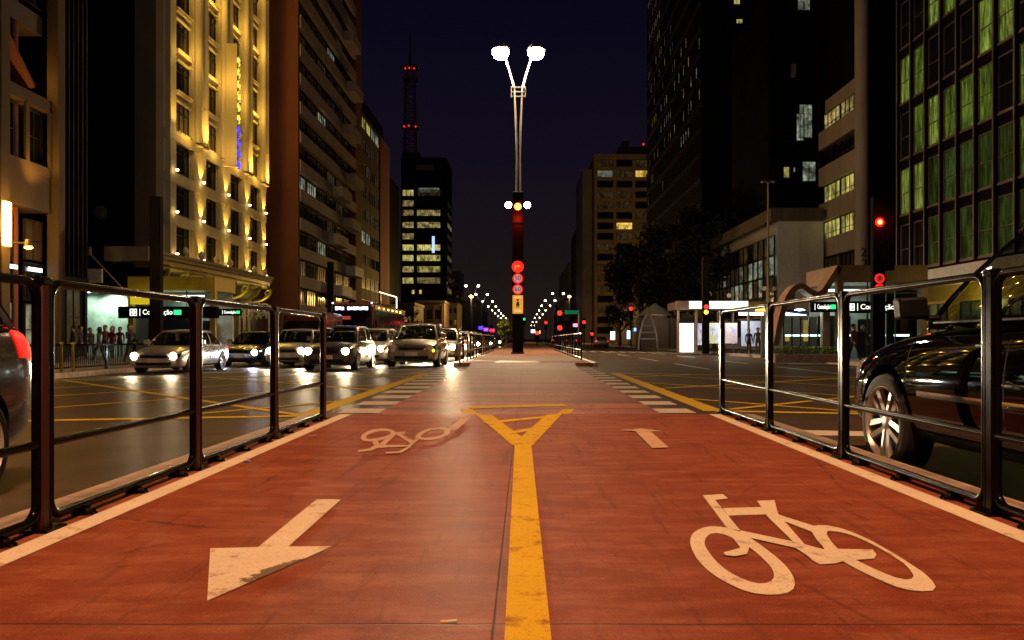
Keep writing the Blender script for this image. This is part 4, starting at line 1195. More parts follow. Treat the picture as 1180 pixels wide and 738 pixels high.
# ------------------------------------------------------------------ E dark tower with orange strip wall
B = thing('slim_dark_tower', 'dark tower with few lit windows and a rust brown strip wall', 'building', (-23.6, 112, ZS))
g = MB().use(M['black_wall']); g.box(-12, -.3, 0, 14, 0, 35); g.box(-11, -1, 2, 22, 35, 37.5); g.box(-12, -.5, 23, 36, 0, 30); g.build('wall', B)
g = MB().use(M['brown']); g.box(-12, 0, 14, 22.5, 0, 34.2); g.build('strip_wall', B)
wl = []
lit = {(0, 2): 'win_dim', (1, 2): 'win_dim', (0, 4): 'win_cool', (1, 4): 'win_dim', (0, 3): 'win_dim', (0, 7): 'win_dim', (1, 7): 'win_dim', (0, 9): 'win_yellow', (1, 9): 'win_cool', (0, 0): 'win_warm', (1, 0): 'win_warm', (1, 5): 'win_dim', (0, 5): 'win_dim'}
g = MB().use(M['concrete_dark'])
grid_facade(g, wl, -23.9 + 23.6, 0, E_, 14, .6, 3.35, 10, 4, 3.1, 1.7, 1.2, lambda i, j: lit.get((i // 2, j), 'dark_glass' if j % 2 else 'win_dim'), band=.12, pier=.14)
g.build('facade_bands', B)
wl = [(m, x - 23.6, y + 112, z + ZS, a) for m, x, y, z, a in wl]
put_windows(B, wl)
# ------------------------------------------------------------------ F front facing black tower with lit strips
FX0, FX1, FY = at(462, 391, 217).x, at(514.5, 391, 217).x, 217.
B = thing('black_strip_tower', 'black front facing tower with two columns of lit office strips', 'building', (FX0, FY, ZS))
Wf = FX1 - FX0; Hf = EYE + 209 * 217 / 890 - ZS
g = MB().use(M['black_wall']); g.box(0, Wf, 0, 16, 0, Hf); g.box(0, 5, 2, 16, Hf, Hf + 2); g.build('wall', B)
g = MB().use(M['concrete_dark']); g.box(4.2, 9.2, -.2, -.0, Hf - 3.5, Hf - 2.); g.build('sign_panel', B)
wl = []
rowsF = [(220, 5, 1), (232, 3, 0), (243, 2, 2), (257, 2, 2), (270, 3, 0), (283, 5, 4), (295, 4, 4), (308, 2, 5), (321, 4, 3)]
for py, a, b in rowsF:
    z = EYE + (391 - py) * FY / 890 - 1.5
    for (x, w, lv) in ((at(470.3, 391, FY).x, 3.2, a), (at(494, 391, FY).x, 6.6, b)):
        mt = 'win_yellow' if lv >= 4 else ('win_warm' if lv >= 2 else ('win_dim' if lv else 'dark_glass'))
        wl.append((window_mesh(w, 1.75, mt, 3 if w < 4 else 6, 1), x, FY - .06, z, 0))
z = EYE + (391 - 335) * FY / 890 - 1
for px in (476, 484.5): wl.append((window_mesh(.8, 1.2, 'win_amber', 1), at(px, 391, FY).x, FY - .06, z, 0))
wl.append((window_mesh(6, 1.4, 'win_cool', 8, 1), at(494, 391, FY).x, FY - .06, EYE + (391 - 219) * FY / 890 - .8, 0))
wl.append((window_mesh(8, 1.8, 'win_dim', 5, 1), at(505, 391, FY).x - 2, FY - .06, 10, 0))
for k in range(9): wl.append((window_mesh(12, 1.5, 'win_dim' if k % 3 else 'win_warm', 6, 1), FX1 + .06, FY + 8, 14 + k * 3.1, E_))
put_windows(B, wl)
g = MB().use(glow('vertical_sign', (.4, .6, 1.), 1.4, False)); p = at(499.5, 281, FY); g.box(p.x - FX0 - .35, p.x - FX0 + .35, -.5, -.15, p.z - 2.4, p.z + 2.2); g.build('vertical_sign', B)
# ------------------------------------------------------------------ G antenna mast
B = thing('antenna_mast', 'tall lattice antenna mast with red warning lamps left of the street lamp', 'antenna', (at(472.5, 391, 260).x, 260, ZS))
px = lambda p: p * 260 / 890
H1, H2, H3 = EYE + (391-185)*260/890, EYE + (391-75)*260/890, EYE + (391-35)*260/890
g = MB().use(M['black_wall']); g.box(-2.3, 2.3, -2.3, 2.3, 0, H1); g.build('base_shaft', B)
g = MB().use(M['concrete_dark']); n = 16
def wz(z): return 2.0 - .6 * (z - H1) / (H2 - H1)
for sx in (-1, 1):
    for sy in (-1, 1): g.tube([(sx * 2.0, sy * 2.0, H1), (sx * 1.4, sy * 1.4, H2)], .22, 5)
for k in range(n):
    z0 = H1 + (H2 - H1) * k / n; z1 = H1 + (H2 - H1) * (k + 1) / n; a, b = wz(z0), wz(z1)
    for s in (-1, 1):
        g.tube([(-a, s * a, z0), (b, s * b, z1)], .09, 4); g.tube([(a, s * a, z0), (-b, s * b, z1)], .09, 4)
        g.tube([(s * a, -a, z0), (s * b, b, z1)], .09, 4); g.tube([(-a, s * a, z0), (a, s * a, z0)], .09, 4)
for z, w in ((H1 + 11, 2.7), (H2 - 1, 2.6), (H2 - 5, 2.3)): g.box(-w, w, -w, w, z, z + .5)
g.build('lattice', B)
g = MB().use(M['concrete_dark']); g.tube([(0, 0, H2), (0, 0, H3)], [.45, .2], 6); g.build('spire', B)
for pxx, py in ((467, 79), (471.5, 78.5), (477, 79), (465.5, 146), (471, 145), (479, 146)):
    p = at(pxx, py, 257); g = MB().use(M['sign_red2']); g.lathe([(0, -.4), (.38, 0), (0, .4)], 6, T(p.x - B.location.x, -3, p.z - ZS)); g.build('warning_lamp', B)
# ------------------------------------------------------------------ far left low blocks
def block(name, label, x0, x1, y0, y1, h, wall, rows=(), parapet=True):
    B = thing(name, label, 'building', (x0, y0, ZS)); W = x1 - x0; D = y1 - y0
    g = MB().use(M[wall]); g.box(0, W, 0, D, 0, h)
    if parapet: g.box(-.15, W + .15, -.15, D + .15, h, h + .5)
    g.build('wall', B); wl = []
    for r in rows:
        g = MB().use(M[wall]); gw = []
        grid_facade(g, gw, r['ox'], r['oy'], r['a'], r['L'], r.get('z0', 3.5), r['fh'], r['nf'], r['nb'], r['w'], r['h'], 1.0, r['pick'], pier=.22, band=.2, nx=r.get('nx', 2), margin=r.get('mg', 0))
        g.build('facade_grid', B); wl += [(m, x + x0, y + y0, z + ZS, a) for m, x, y, z, a in gw]
    if wl: put_windows(B, wl)
    return B
def rp(*opts):
    def f(i, j): 
        r = rnd.random(); s = 0
        for p, m in opts:
            s += p
            if r < s: return m
        return 'dark_glass'
    return f
x0 = at(514, 391, 300).x; x1 = at(530, 391, 300).x
block('far_grey_block', 'small dark distant block just right of the black strip tower', x0, x1, 300, 318, 27, 'concrete_dark', [dict(ox=0, oy=0, a=0, L=x1-x0, fh=3.1, nf=7, nb=3, w=1.1, h=1.2, pick=rp((.08, 'win_dim')))])
x0 = at(511, 391, 190).x; x1 = at(527, 391, 190).x
block('low_amber_block', 'low amber lit block right below the black strip tower', x0, x1, 190, 204, 9.4, 'beige_far', [dict(ox=0, oy=0, a=0, L=x1-x0, z0=.6, fh=2.9, nf=3, nb=3, w=.7, h=1.2, pick=rp((.3, 'win_amber')))])
B = block('amber_shopfronts', 'low yellow lit shopfronts behind the bus and beige hatchback', at(452, 391, 128).x, at(477, 391, 128).x, 128, 140, 6.6, 'concrete_dark')
g = MB().use(M['win_amber']); g.box(.3, 1.1, -.1, -.01, .3, 5.6); g.box(2.2, 3.0, -.1, -.01, .3, 5.); g.build('lit_panel', B)
B = block('white_glazed_shop', 'low shop with whitish lit windows behind the beige hatchback', at(480, 391, 150).x, at(512, 391, 150).x, 150, 160, 8., 'concrete_dark', [dict(ox=0, oy=0, a=0, L=5, z0=.3, fh=3.6, nf=2, nb=3, w=1.3, h=1.8, pick=rp((.6, 'win_cool')))])
lamp_light('amber_wash', 'POINT', (-12, 118, 5), 700, SOD, None, .5) if False else None
t = thing('lit_bus_stop', 'street side frame outlined in warm white light behind the bus', 'bus shelter', (at(437, 391, 100).x, 100, ZS))
Wx = at(457, 391, 100).x - at(437, 391, 100).x; z1 = EYE + (391-335)*100/890; z2 = EYE + (391-341)*100/890
g = MB().use(glow('edge_light', (1., .85, .5), 3., False))
g.tube([(0, 0, z1), (Wx, 0, z2)], .07, 5); g.tube([(Wx, 0, z2), (Wx, 0, 2.8)], .07, 5); g.build('edge_light', t)
g = MB().use(M['frame_dark']); g.box(0, .2, .0, .3, 0, z1 - .1); g.box(Wx - .2, Wx, .1, .3, 0, z2 - .1); g.box(0, Wx, .1, .5, 2.5, 2.9); g.build('frame', t)
g = MB().use(M['win_dim']); g.box(.25, Wx - .25, .2, .25, 2.9, 5.5); g.build('pane', t)

# ------------------------------------------------------------------ I green glass office
GX = 22.
B = thing('green_glass_office', 'office building with green lit windows between vertical metal fins at the right edge', 'building', (GX, 45.5, ZS))
g = MB().use(M['black_wall']); g.box(.35, 30, -21, 0, 4.6, 60); g.build('core', B)
GB = 1.56; z0 = 5.0
wl = []
nb = 13
def gpick(i, j):
    r = rnd.random()
    if j in (0,) and i < 8: return 'win_green3' if r < .7 else 'dark_glass'
    if r < .18: return 'dark_glass'
    if r < .40: return 'win_green3'
    return 'win_green2' if (i > 4 and r > .72) or r > .9 else 'win_green'
for i in range(nb + 1):
    g = MB().use(M['fin']); y = -i * GB
    g.box(-.13, -.09, y - .045, y + .045, z0 - .1, 58); g.use(M['black_wall']); g.box(-.09, .15, y - .03, y + .03, z0 - .1, 58); g.build('fin', B)
for j in range(15):
    g = MB().use(M['fin']); z = z0 + j * 3.25
    g.box(.03, .33, -nb * GB, 0, z - .08, z + .02); g.use(M['black_wall']); g.box(.10, .34, -nb * GB, 0, z - .60, z - .081); g.build('floor_edge', B)
    for i in range(nb):
        mt = gpick(i, j)
        wl.append((window_mesh(GB - .16, 2.62, mt, 1, 2, 'fin', .045, .46), GX + .12, 45.5 - (i + .5) * GB, z + .03 + ZS, W_))
put_windows(B, wl)
for (px, py, mm) in ((1029 + 13, 60, 0), (1150, 33, 0), (1158, 20, 0), (1129, 48, 0), (1131, 96, 0), (1113, 141, 0), (1077, 62, 0), (1157, 171, 0), (1173, 165, 0), (1155, 243, 0), (1175, 238, 0), (1079, 126, 0)):
    Y = GX * 890 / (px - 605) * 1.012; p = at(px, py, Y)
    g = MB().use(M['tube_white']); g.box(p.x - GX - .03, p.x - GX - .0, Y - 45.5 - .16, Y - 45.5 + .16, p.z - ZS - .035, p.z - ZS + .035); o = g.build('ceiling_lamp', B); o.location.x = .0
g = MB().use(M['white']); g.box(-.25, 3, -21, .3, 3.95, 4.75)
g.build('pale_fascia', B)
g = MB().use(pbr('ochre_wall', (.42, .30, .04), .7, var=.2)); g.box(1.2, 3., -21, .2, 0, 3.94); g.build('ochre_wall', B)
for k in range(6): link('window', window_mesh(1.9, 2.2, 'win_green3', 2, 1), B, (1.14, -2.2 - k * 3.2, .8), (0, 0, W_))
lamp_light('ochre_glow', 'POINT', (.2, -6, 2.9), 130, (1., .8, .2), B, .3)
lamp_light('ochre_glow', 'POINT', (.2, -13, 2.9), 120, (1., .8, .2), B, .3)

# ------------------------------------------------------------------ J banded building with round corner column
JX, JY = 25.9, 60.6
B = thing('banded_office', 'pale banded office with round corner column carrying the number 22', 'building', (JX, JY, ZS))
g = MB().use(M['beige']); g.box(.6, 1.1, .01, 7.6, 0, 22); g.build('wall', B)
g = MB().use(M['black_wall']); g.box(1.101, 14, 0, 7.6, 0, 22); g.build('side_wall', B)  # side wall blackened: darkness of the recess put into its colour
g = MB().use(M['black_wall']); g.box(.7, 14, .1, 7.5, 22.1, 70); g.build('upper_tower', B)
for k in range(6):
    z = 1.2 + 3.15 * k + .6
    g = MB().use(M['beige']); g.box(-.05, .6, 0, 7.4, z, z + 1.55); o = g.build('spandrel_band', B)
    mt = {0: 'dark_glass', 1: 'win_dim', 2: 'win_yellow', 3: 'win_yellow', 4: 'dark_glass', 5: 'win_warm'}[k]
    for q, (y, w) in enumerate(((2.0, 3.4), (5.6, 3.4))):
        if k == 4: mt = 'dark_glass'
        link('window', window_mesh(w, 1.55, mt if not (k == 1 and q == 0) else 'dark_glass', 4, 2, 'frame_dark', .05, .35), B, (.42, y, z + 1.57), (0, 0, W_))
for k, c in ((7, 'win_cool'), (8, 'dark_glass')): pass
g = MB().use(M['beige']); g.lathe([(.52, 0), (.52, 34)], 24, T(.3, -.5, 0))
for z in range(3, 33, 3): g.lathe([(.53, z), (.53, z + .05)], 24, T(.3, -.5, 0))
c = g.build('corner_column', B)
for q, z in enumerate((304, 296.)): pass
zt = EYE + (391 - 299) * JY / 890 - ZS
text('lettering', '2', .95, M['ink'], c, (.20, -1.06, zt + .40), (R(90), 0, R(-8)), ext=.02)
text('lettering', '2', .95, M['ink'], c, (.24, -1.06, zt - .46), (R(90), 0, R(-8)), ext=.02)
B = thing('upper_warm_block', 'dark stepped tower with a few cool lit windows above the banded office', 'building', (27.5, 72, ZS))
g = MB().use(M['black_wall']); g.box(0, 26, 0, 14, 0, 85); g.box(-4.5, 0, 1, 14, 0, 34); g.build('wall', B)
wl = []
def fw(px, py, Y, w, h, mt, nx=2): p = at(px, py, Y); wl.append((window_mesh(w, h, mt, nx, 1), p.x, Y - .06, p.z - h / 2, 0))
fw(926, 3, 72, 1.2, 1.6, 'win_cool'); fw(1029, 232, 72, .9, 1.2, 'win_cool', 1); fw(1022, 228, 72, .8, .7, 'win_yellow', 1)
fw(928, 140, 73, 1.3, 3.2, 'win_cool', 3); fw(922, 147, 73, .8, 2.6, 'win_cool', 2); fw(906, 199, 73, .6, 1.1, 'win_yellow', 1) ; fw(915, 196, 73, .25, .5, 'win_yellow', 1)
fw(932, 198, 73, 1.3, 1.9, 'win_cool', 2); fw(914, 82, 73, .6, 1.4, 'win_dim', 1)
put_windows(B, wl)
# ------------------------------------------------------------------ K low white building with slanting parapet
KX, KY = 21.3, 66.
B = thing('white_low_building', 'low white building with blank end wall and glazed street side', 'building', (KX, KY, ZS))
Hk = EYE + 151 * 66 / 890 - ZS
g = MB().use(M['white']); g.box(.3, 4.2, 0, 25, 0, Hk - 1.1); g.build('wall', B)
g = MB().use(M['concrete']); g.box(-.3, 4.2, -.02, 25, Hk - 1.1, Hk - .0); g.box(-.3, 4.1, 0, .25, 0, .01); g.build('parapet', B)
g = MB().use(M['concrete_dark']); g.box(-.3, 4.22, -.05, -.022, Hk - 1.12, Hk + .02); g.build('cornice', B)
g = MB().use(M['concrete_dark']); g.box(1.2, 1.7, -.12, 0, 4.2, 5.1); g.build('vent_box', B)
wl = []; g = MB().use(M['frame_dark'])
grid_facade(g, wl, 0 + KX, KY + 25, W_, 25, 1.2, 1.75, 5, 16, 1.5, 1.7, .02, lambda i, j: ('win_cool' if rnd.random() < .30 else 'win_dim') if (j in (2, 3) and i > 3) or (i > 12 and j > 2) else ('win_dim' if rnd.random() < .4 else 'dark_glass'), pier=.05, band=.04, nx=1)
g2 = MB().use(M['frame_dark']); g2.v = [v - Vector((KX, KY, 0)) for v in g.v]; g2.f = g.f; g2.m = g.m; g2.build('facade_grid', B)
wl = [(m, x + .1, y, z + ZS, a) for m, x, y, z, a in wl]; put_windows(B, wl)
# ------------------------------------------------------------------ L black tower with slanting lit windows
LX = 22.
B = thing('black_glass_tower', 'very tall black tower with scattered small lit windows on its street side', 'building', (LX, 97, ZS))
g = MB().use(M['black_wall']); g.box(.2, 24, 0, 43.5, 0, 105); g.build('wall', B)
g = MB().use(M['frame_dark'])
for k in range(30): g.box(0, .2, 0, 43.5, 8 + k * 3.2, 8.5 + k * 3.2)
g.build('floor_edge', B)
wl = []
for j in range(5, 28):
    for i in range(26):
        y = 98 + i * 1.62
        px_ = 605 + LX * 890 / y; py_ = 391 - (8.6 + j * 3.2) * 890 / y
        if py_ < -10 or py_ > 300: continue
        pr = .07
        if 745 < px_ < 762 and py_ < 190: pr = .42
        if 760 < px_ < 812 and 40 < py_ < 180: pr = .30
        if px_ < 752 and py_ > 130: pr = .35
        if rnd.random() < pr: wl.append((window_mesh(.62, 1.5, 'win_warm' if rnd.random() < .6 else 'win_cool', 1), LX + .12, y, 8.75 + j * 3.2, W_))
put_windows(B, wl)
B = thing('black_front_tower', 'black tower face with four small lit windows above the low white building', 'building', (at(838, 391, 94).x, 94, ZS))
g = MB().use(M['black_wall']); g.box(0, 12, 0, 2.9, 0, 105); g.build('wall', B)
wl = []; fw(849, 2, 94, .8, .8, 'win_yellow'); fw(852, 25, 94, .8, .6, 'win_yellow'); fw(854, 117, 94, .9, .9, 'win_warm', 1); fw(855, 140, 94, .9, 1.3, 'win_warm', 2)
put_windows(B, wl)
# ------------------------------------------------------------------ M beige grid block and the far row on the right
MX0 = at(685, 391, 228).x; Hm = EYE + 211 * 228 / 890 - ZS
MX1 = MX0 + 23.2
lit = {(0, 15): 'win_cool', (2, 15): 'win_amber', (1, 10): 'win_amber', (1, 15): 'win_dim'}
def mpick(i, j): return lit.get((i, j)) or ('win_dim' if rnd.random() < .5 else 'dark_glass')
B = block('beige_grid_block', 'beige front facing block with a grid of wide recessed windows', MX0, MX1, 228, 262, Hm, 'beige_far', [dict(ox=0, oy=0, a=0, L=23.2, z0=1.6, fh=3.08, nf=17, nb=4, w=4.7, h=2.0, pick=mpick, nx=4, mg=.4)])
g = MB().use(M['grey_wall']); g.box(-3.2, -.3, 4, 34, 0, Hm - 3.); g.build('grey_side_wing', B)
g = MB().use(M['concrete_dark']); g.box(8, 22, 6, 16, Hm + .5, Hm + 4.2); g.box(9, 11, 6, 10, Hm + 4.2, Hm + 6); g.build('roof_plant', B)
g = MB().use(M['sign_red2']); g.lathe([(0, -.4), (.4, 0), (0, .4)], 8, T(15.4, 6, Hm + 5.)); g.build('warning_lamp', B)
block('far_brown_slab', 'far brown apartment slab left of the beige grid block', 19.4, 34, 272, 322, 42, 'brown', [dict(ox=0, oy=50, a=W_, L=50, fh=3.1, nf=12, nb=9, w=3.4, h=1.5, pick=rp((.12, 'win_dim'), (.05, 'win_cool')), nx=3)])
block('far_tan_slab', 'farthest tan slab on the right of the avenue', 19.0, 34, 335, 430, 34, 'beige_far', [dict(ox=0, oy=95, a=W_, L=95, fh=3.3, nf=9, nb=12, w=5, h=1.5, pick=rp((.1, 'win_dim')), nx=3)])
block('far_right_end_block', 'low dark block at the right end of the avenue', 19.5, 40, 440, 520, 22, 'concrete_dark')
block('far_left_slab', 'low dark far slab left of the central totem', -40, -20.5, 330, 420, 17, 'concrete_dark', [dict(ox=19.5, oy=0, a=E_, L=90, fh=3.3, nf=4, nb=10, w=5, h=1.5, pick=rp((.1, 'win_dim')), nx=3)])
B = block('low_dark_shops', 'low dark shops under the trees right of the beige grid block', 22, 40, 120, 180, 7, 'concrete_dark')
# ------------------------------------------------------------------ bus shelter / kiosk with lit fascia on the right
YS = 53.; xs0 = at(779, 391, YS).x; xs1 = at(862, 391, YS).x
B = thing('bus_shelter', 'bus shelter with bright white fascia and glowing poster panels on the right pavement', 'bus shelter', (xs0, YS, ZS))
z1 = EYE + (391 - 347) * YS / 890 - ZS; Wd = xs1 - xs0
g = MB().use(M['concrete_dark']); g.box(0, Wd + 3.2, .1, 3.2, z1 - .6, z1 - .05); g.build('roof', B)
g = MB().use(glow('fascia_glow', (1., 1., .78), 2.2, False)); g.box(.9, Wd, -.0, .1, z1 - .52, z1 - .02); g.build('lit_fascia', B)
g = MB().use(M['fin']); g.box(0, .9, -.02, .1, z1 - .62, z1); g.build('fascia_end', B)
for x in (.1, 1.35, 2.1, Wd):
    g = MB().use(M['fin']); g.box(x, x + .14, .05, .2, 0, z1 - .6); g.build('post', B)
poster_mats = []
def poster_mat(name, c1, c2, c3, s):
    m, nt, b = newmat(name)
    v = mapping(nt, (1.6, 1, 1.3)); f = noise(nt, v, 1.6, 2, .5); f2 = noise(nt, v, 4.7, 2, .5)
    c = mixc(nt, maprange(nt, f, .46, .50, 0, 1), c1, c2); c = mixc(nt, maprange(nt, f2, .56, .60, 0, 1), c, c3)
    nt.links.new(c, b.inputs['Emission Color']); b.inputs['Emission Strength'].default_value = s; m.cycles.emission_sampling = 'NONE'; return m
pm = [poster_mat('poster_white', (.85, .95, 1.), (1., 1., 1.), (.6, .8, 1.), 1.1), poster_mat('poster_violet', (.55, .55, 1.), (.9, .9, 1.), (.3, .1, .6), .55),
      poster_mat('poster_yellow', (.9, .85, .1), (.95, .95, .9), (.05, .2, .6), .55), poster_mat('poster_mix', (.15, .2, .7), (.9, .35, .1), (.8, .8, .9), .5), poster_mat('poster_blue', (.25, .40, .75), (.5, .6, .8), (.06, .1, .3), .4)]
for k, (xa, xb, za, zb, mi, y) in enumerate(((.25, 1.25, .1, 2.1, 0, .12), (1.55, 2.05, .6, 2.1, 1, .3), (2.5, 3.35, .7, 2.15, 2, 1.6), (3.7, 4.7, .7, 2.15, 3, 1.8), (5.1, 7.2, .5, 2.3, 4, 2.2))):
    g = MB().use(pm[mi]); g.box(xa, xb, y, y + .06, za, zb); p_ = g.build('poster', B)
    g = MB().use(M['frame_dark']); g.box(xa - .05, xb + .05, y + .062, y + .1, za - .05, zb + .05); g.build('poster_frame', p_)
for x in (4.6, 7.6):
    g = MB().use(glow('shelter_tube', (.85, .95, 1.), 5., False)) ; g.box(x, x + 1.7, .9, 1.1, z1 - .95, z1 - .75); g.build('light_tube', B)
lamp_light('shelter_glow', 'AREA', (4.2, 1.2, z1 - .8), 70, (.9, .95, 1.), B, 2.5, (0, 0, 0))
lamp_light('shelter_glow', 'SPOT', (.7, -1.5, z1 - .2), 90, (1., .9, .8), B, .2, (R(20), 0, 0), 120)
g = MB().use(M['chrome']); g.box(7.2, 7.5, .4, 2.4, 0, 2.2) ; g.build('glass_side', B)
g = MB().use(M['concrete_dark']); g.box(4.4, 6.6, .9, 1.3, 0.38, .46); g.box(4.6, 4.7, 1, 1.2, 0, .38); g.box(6.3, 6.4, 1, 1.2, 0, .38); g.build('bench', B)
g = MB().use(glow('orange_sign', (1., .5, .05), 2., False)); p = at(876, 357, YS); g.box(p.x - xs0 - .4, p.x - xs0 + .6, -.3, -.2, p.z - ZS - .13, p.z - ZS + .13); g.build('orange_sign', B)
g = MB().use(pbr('blue_awning', (.03, .15, .5), .6)); g.add([(7.3, -.5, z1 - .75), (9.4, -.5, z1 - 1.0), (9.4, 1.4, z1 - .6), (7.3, 1.4, z1 - .5), (7.3, -.5, z1 - .8), (9.4, -.5, z1 - 1.05), (9.4, 1.4, z1 - .65), (7.3, 1.4, z1 - .55)], [(0,1,2,3),(7,6,5,4),(0,4,5,1),(1,5,6,2),(2,6,7,3),(3,7,4,0)]); g.build('awning', B)
# arched metal portal left of it
t = thing('arched_portal', 'pointed metal arch standing before dark trees left of the bus shelter', 'portal', (at(747, 391, 72).x, 72, ZS))
Zt = EYE + (391 - 361) * 72 / 890 - ZS
for s in (-1, 1):
    g = MB().use(M['pole']); g.tube([(s * .9, 0, 0), (s * .8, 0, Zt * .4), (s * .45, 0, Zt * .8), (0, 0, Zt)], .09, 8); g.build('leg', t)
for k in range(3):
    g = MB().use(M['pole']); z = Zt * (.3 + .18 * k); w = .82 - .12 * k; g.tube([(-w, 0, z), (w, 0, z)], .035, 6); g.build('rung', t)
lamp_light('portal_glow', 'SPOT', (0, -1.2, .3), 60, (1., .8, .7), t, .1, (R(160), 0, 0), 100)
t = thing('market_stall', 'dark stall with pale lit tent roof behind the pointed arch', 'stall', (at(740, 391, 84).x, 84, ZS))
g = MB().use(M['white']); g.lathe([(1.9, 3.6), (1.0, 4.3), (.1, 4.9), (0, 4.95)], 10, T(1.4, 0, 0)); g.build('tent_roof', t)
g = MB().use(M['concrete_dark']); g.box(-.6, 7, 0, .3, 0, 3.3); g.build('counter_wall', t)
for x in (-.2, 3.0): g = MB().use(M['frame_dark']); g.tube([(x, 0, 0), (x, 0, 3.6)], .06, 6); g.build('pole', t)
lamp_light('stall_glow', 'POINT', (1.4, -2.2, 3.0), 60, (1., .75, .55), t, .2)
# hedge planter and low wall in front of the right entrance
t = thing('planter_hedge', 'low clipped hedge in a concrete planter before the right metro entrance', 'hedge', (at(893, 391, 33).x, 33., ZS))
g = MB().use(M['kerb']); g.box(0, 3.0, 0, 1.1, 0, .35); g.build('planter', t)
g = MB().use(M['leaf_lit'])
for k in range(2600):
    c = Vector((rnd.uniform(.05, 2.95), rnd.uniform(.05, 1.05), .33 + rnd.random() ** .6 * .36)); a = rnd.uniform(0, 6.3); s = .05; d = Vector((math.cos(a), math.sin(a), rnd.uniform(-.6, .6))) * s; e_ = Vector((-d.y, d.x, rnd.uniform(-.02, .03))) * .6
    g.add([c - d, c + e_, c + d, c - e_], [(0, 1, 2, 3)])
g.build('foliage', t)
t = thing('low_brick_wall', 'long low wall on the right pavement edge behind the junction', 'wall', (KR + .8, 24, ZS))
g = MB().use(M['brown']); g.box(0, .3, 0, 9.5, 0, .34); g.build('wall', t)
g = MB().use(M['kerb']); g.box(-.03, .33, 0, 9.5, .34, .40); g.build('coping', t)
# kerb side railing on the left pavement
for i in range(6):
    YF = 20.5 + i * 1.9
    t = thing('pedestrian_fence', ['dark bar fence panel at the left kerb, nearest to the grey hatchback', 'dark bar fence panel at the left kerb beside two yellow posts', 'third bar fence panel along the left kerb', 'bar fence panel left of the silver sedan', 'bar fence panel behind the silver sedan headlight', 'last bar fence panel hidden by the silver sedan'][i], 'fence', (KL - .6, YF, ZS), 0, 'bar fence along the left kerb')
    g = MB().use(M['rail']); g.box(-.03, .03, -.03, .03, 0, .86); g.box(-.03, .03, 1.84, 1.88, 0, .86); g.build('post', t)
    g = MB().use(M['rail']); g.box(-.025, .025, .03, 1.84, .80, .86); g.build('top_rail', t)
    g = MB().use(M['rail']); g.box(-.025, .025, .03, 1.84, .1, .14); g.build('bottom_rail', t)
    for k in range(15): g = MB().use(M['mullion']); g.box(-.01, .01, .12 + k * .115, .135 + k * .115, .14, .80); g.build('bar', t)
for i, (px, pyt) in enumerate(((71, 403), (84, 405))):
    p = at(px, 391, 23.5); g = MB().use(M['gold']); g.tube([(p.x, 23.5, ZS), (p.x, 23.5, ZS + .85)], .04, 8); g.lathe([(.05, 0), (.06, .04), (0, .08)], 8, T(p.x, 23.5, ZS + .84))
    tag(g.build('yellow_post'), ['thin yellow post behind the kerb fence, the left one', 'thin yellow post behind the kerb fence, the one nearer the silver sedan'][i], 'post', 'thin yellow posts')
# ------------------------------------------------------------------ cars
PROF = {
 'sedan': dict(L=4.5, W=1.76, H=1.46, zb=.90, wb=(.19, .785), r=.315, cab=(.255, .425, .70, .865), st=[
   (0, .74, .30, .54, .58), (.012, .86, .22, .60, .66), (.05, .94, .19, .68, .75), (.12, .985, .18, .75, .84), (.25, 1, .18, .84, .93), (.5, 1, .18, .88, .93), (.75, 1, .18, .92, .97), (.90, .98, .20, .93, 1.02), (.975, .90, .24, .90, 1.0), (1, .80, .36, .80, .88)]),
 'hatch': dict(L=3.95, W=1.70, H=1.50, zb=.92, wb=(.19, .82), r=.30, cab=(.23, .41, .86, .975), st=[
   (0, .74, .32, .58, .62), (.014, .87, .23, .66, .72), (.055, .95, .20, .74, .82), (.13, .985, .18, .80, .90), (.25, 1, .18, .88, .96), (.5, 1, .18, .92, .96), (.8, 1, .19, .96, 1.0), (.94, .97, .22, .98, 1.02), (.985, .91, .28, .94, .98), (1, .80, .40, .86, .90)]),
 'suv': dict(L=4.6, W=1.86, H=1.68, zb=1.05, wb=(.19, .785), r=.36, cab=(.250, .42, .86, .965), st=[
   (0, .70, .40, .64, .67), (.012, .84, .30, .72, .78), (.05, .93, .27, .81, .89), (.12, .98, .26, .90, .99), (.25, 1, .25, 1.00, 1.09), (.5, 1, .25, 1.05, 1.10), (.8, 1, .26, 1.09, 1.13), (.94, .97, .30, 1.10, 1.14), (.985, .92, .36, 1.04, 1.08), (1, .82, .50, .94, .98)]),
}
def lerp(a, b, t): return a + (b - a) * t
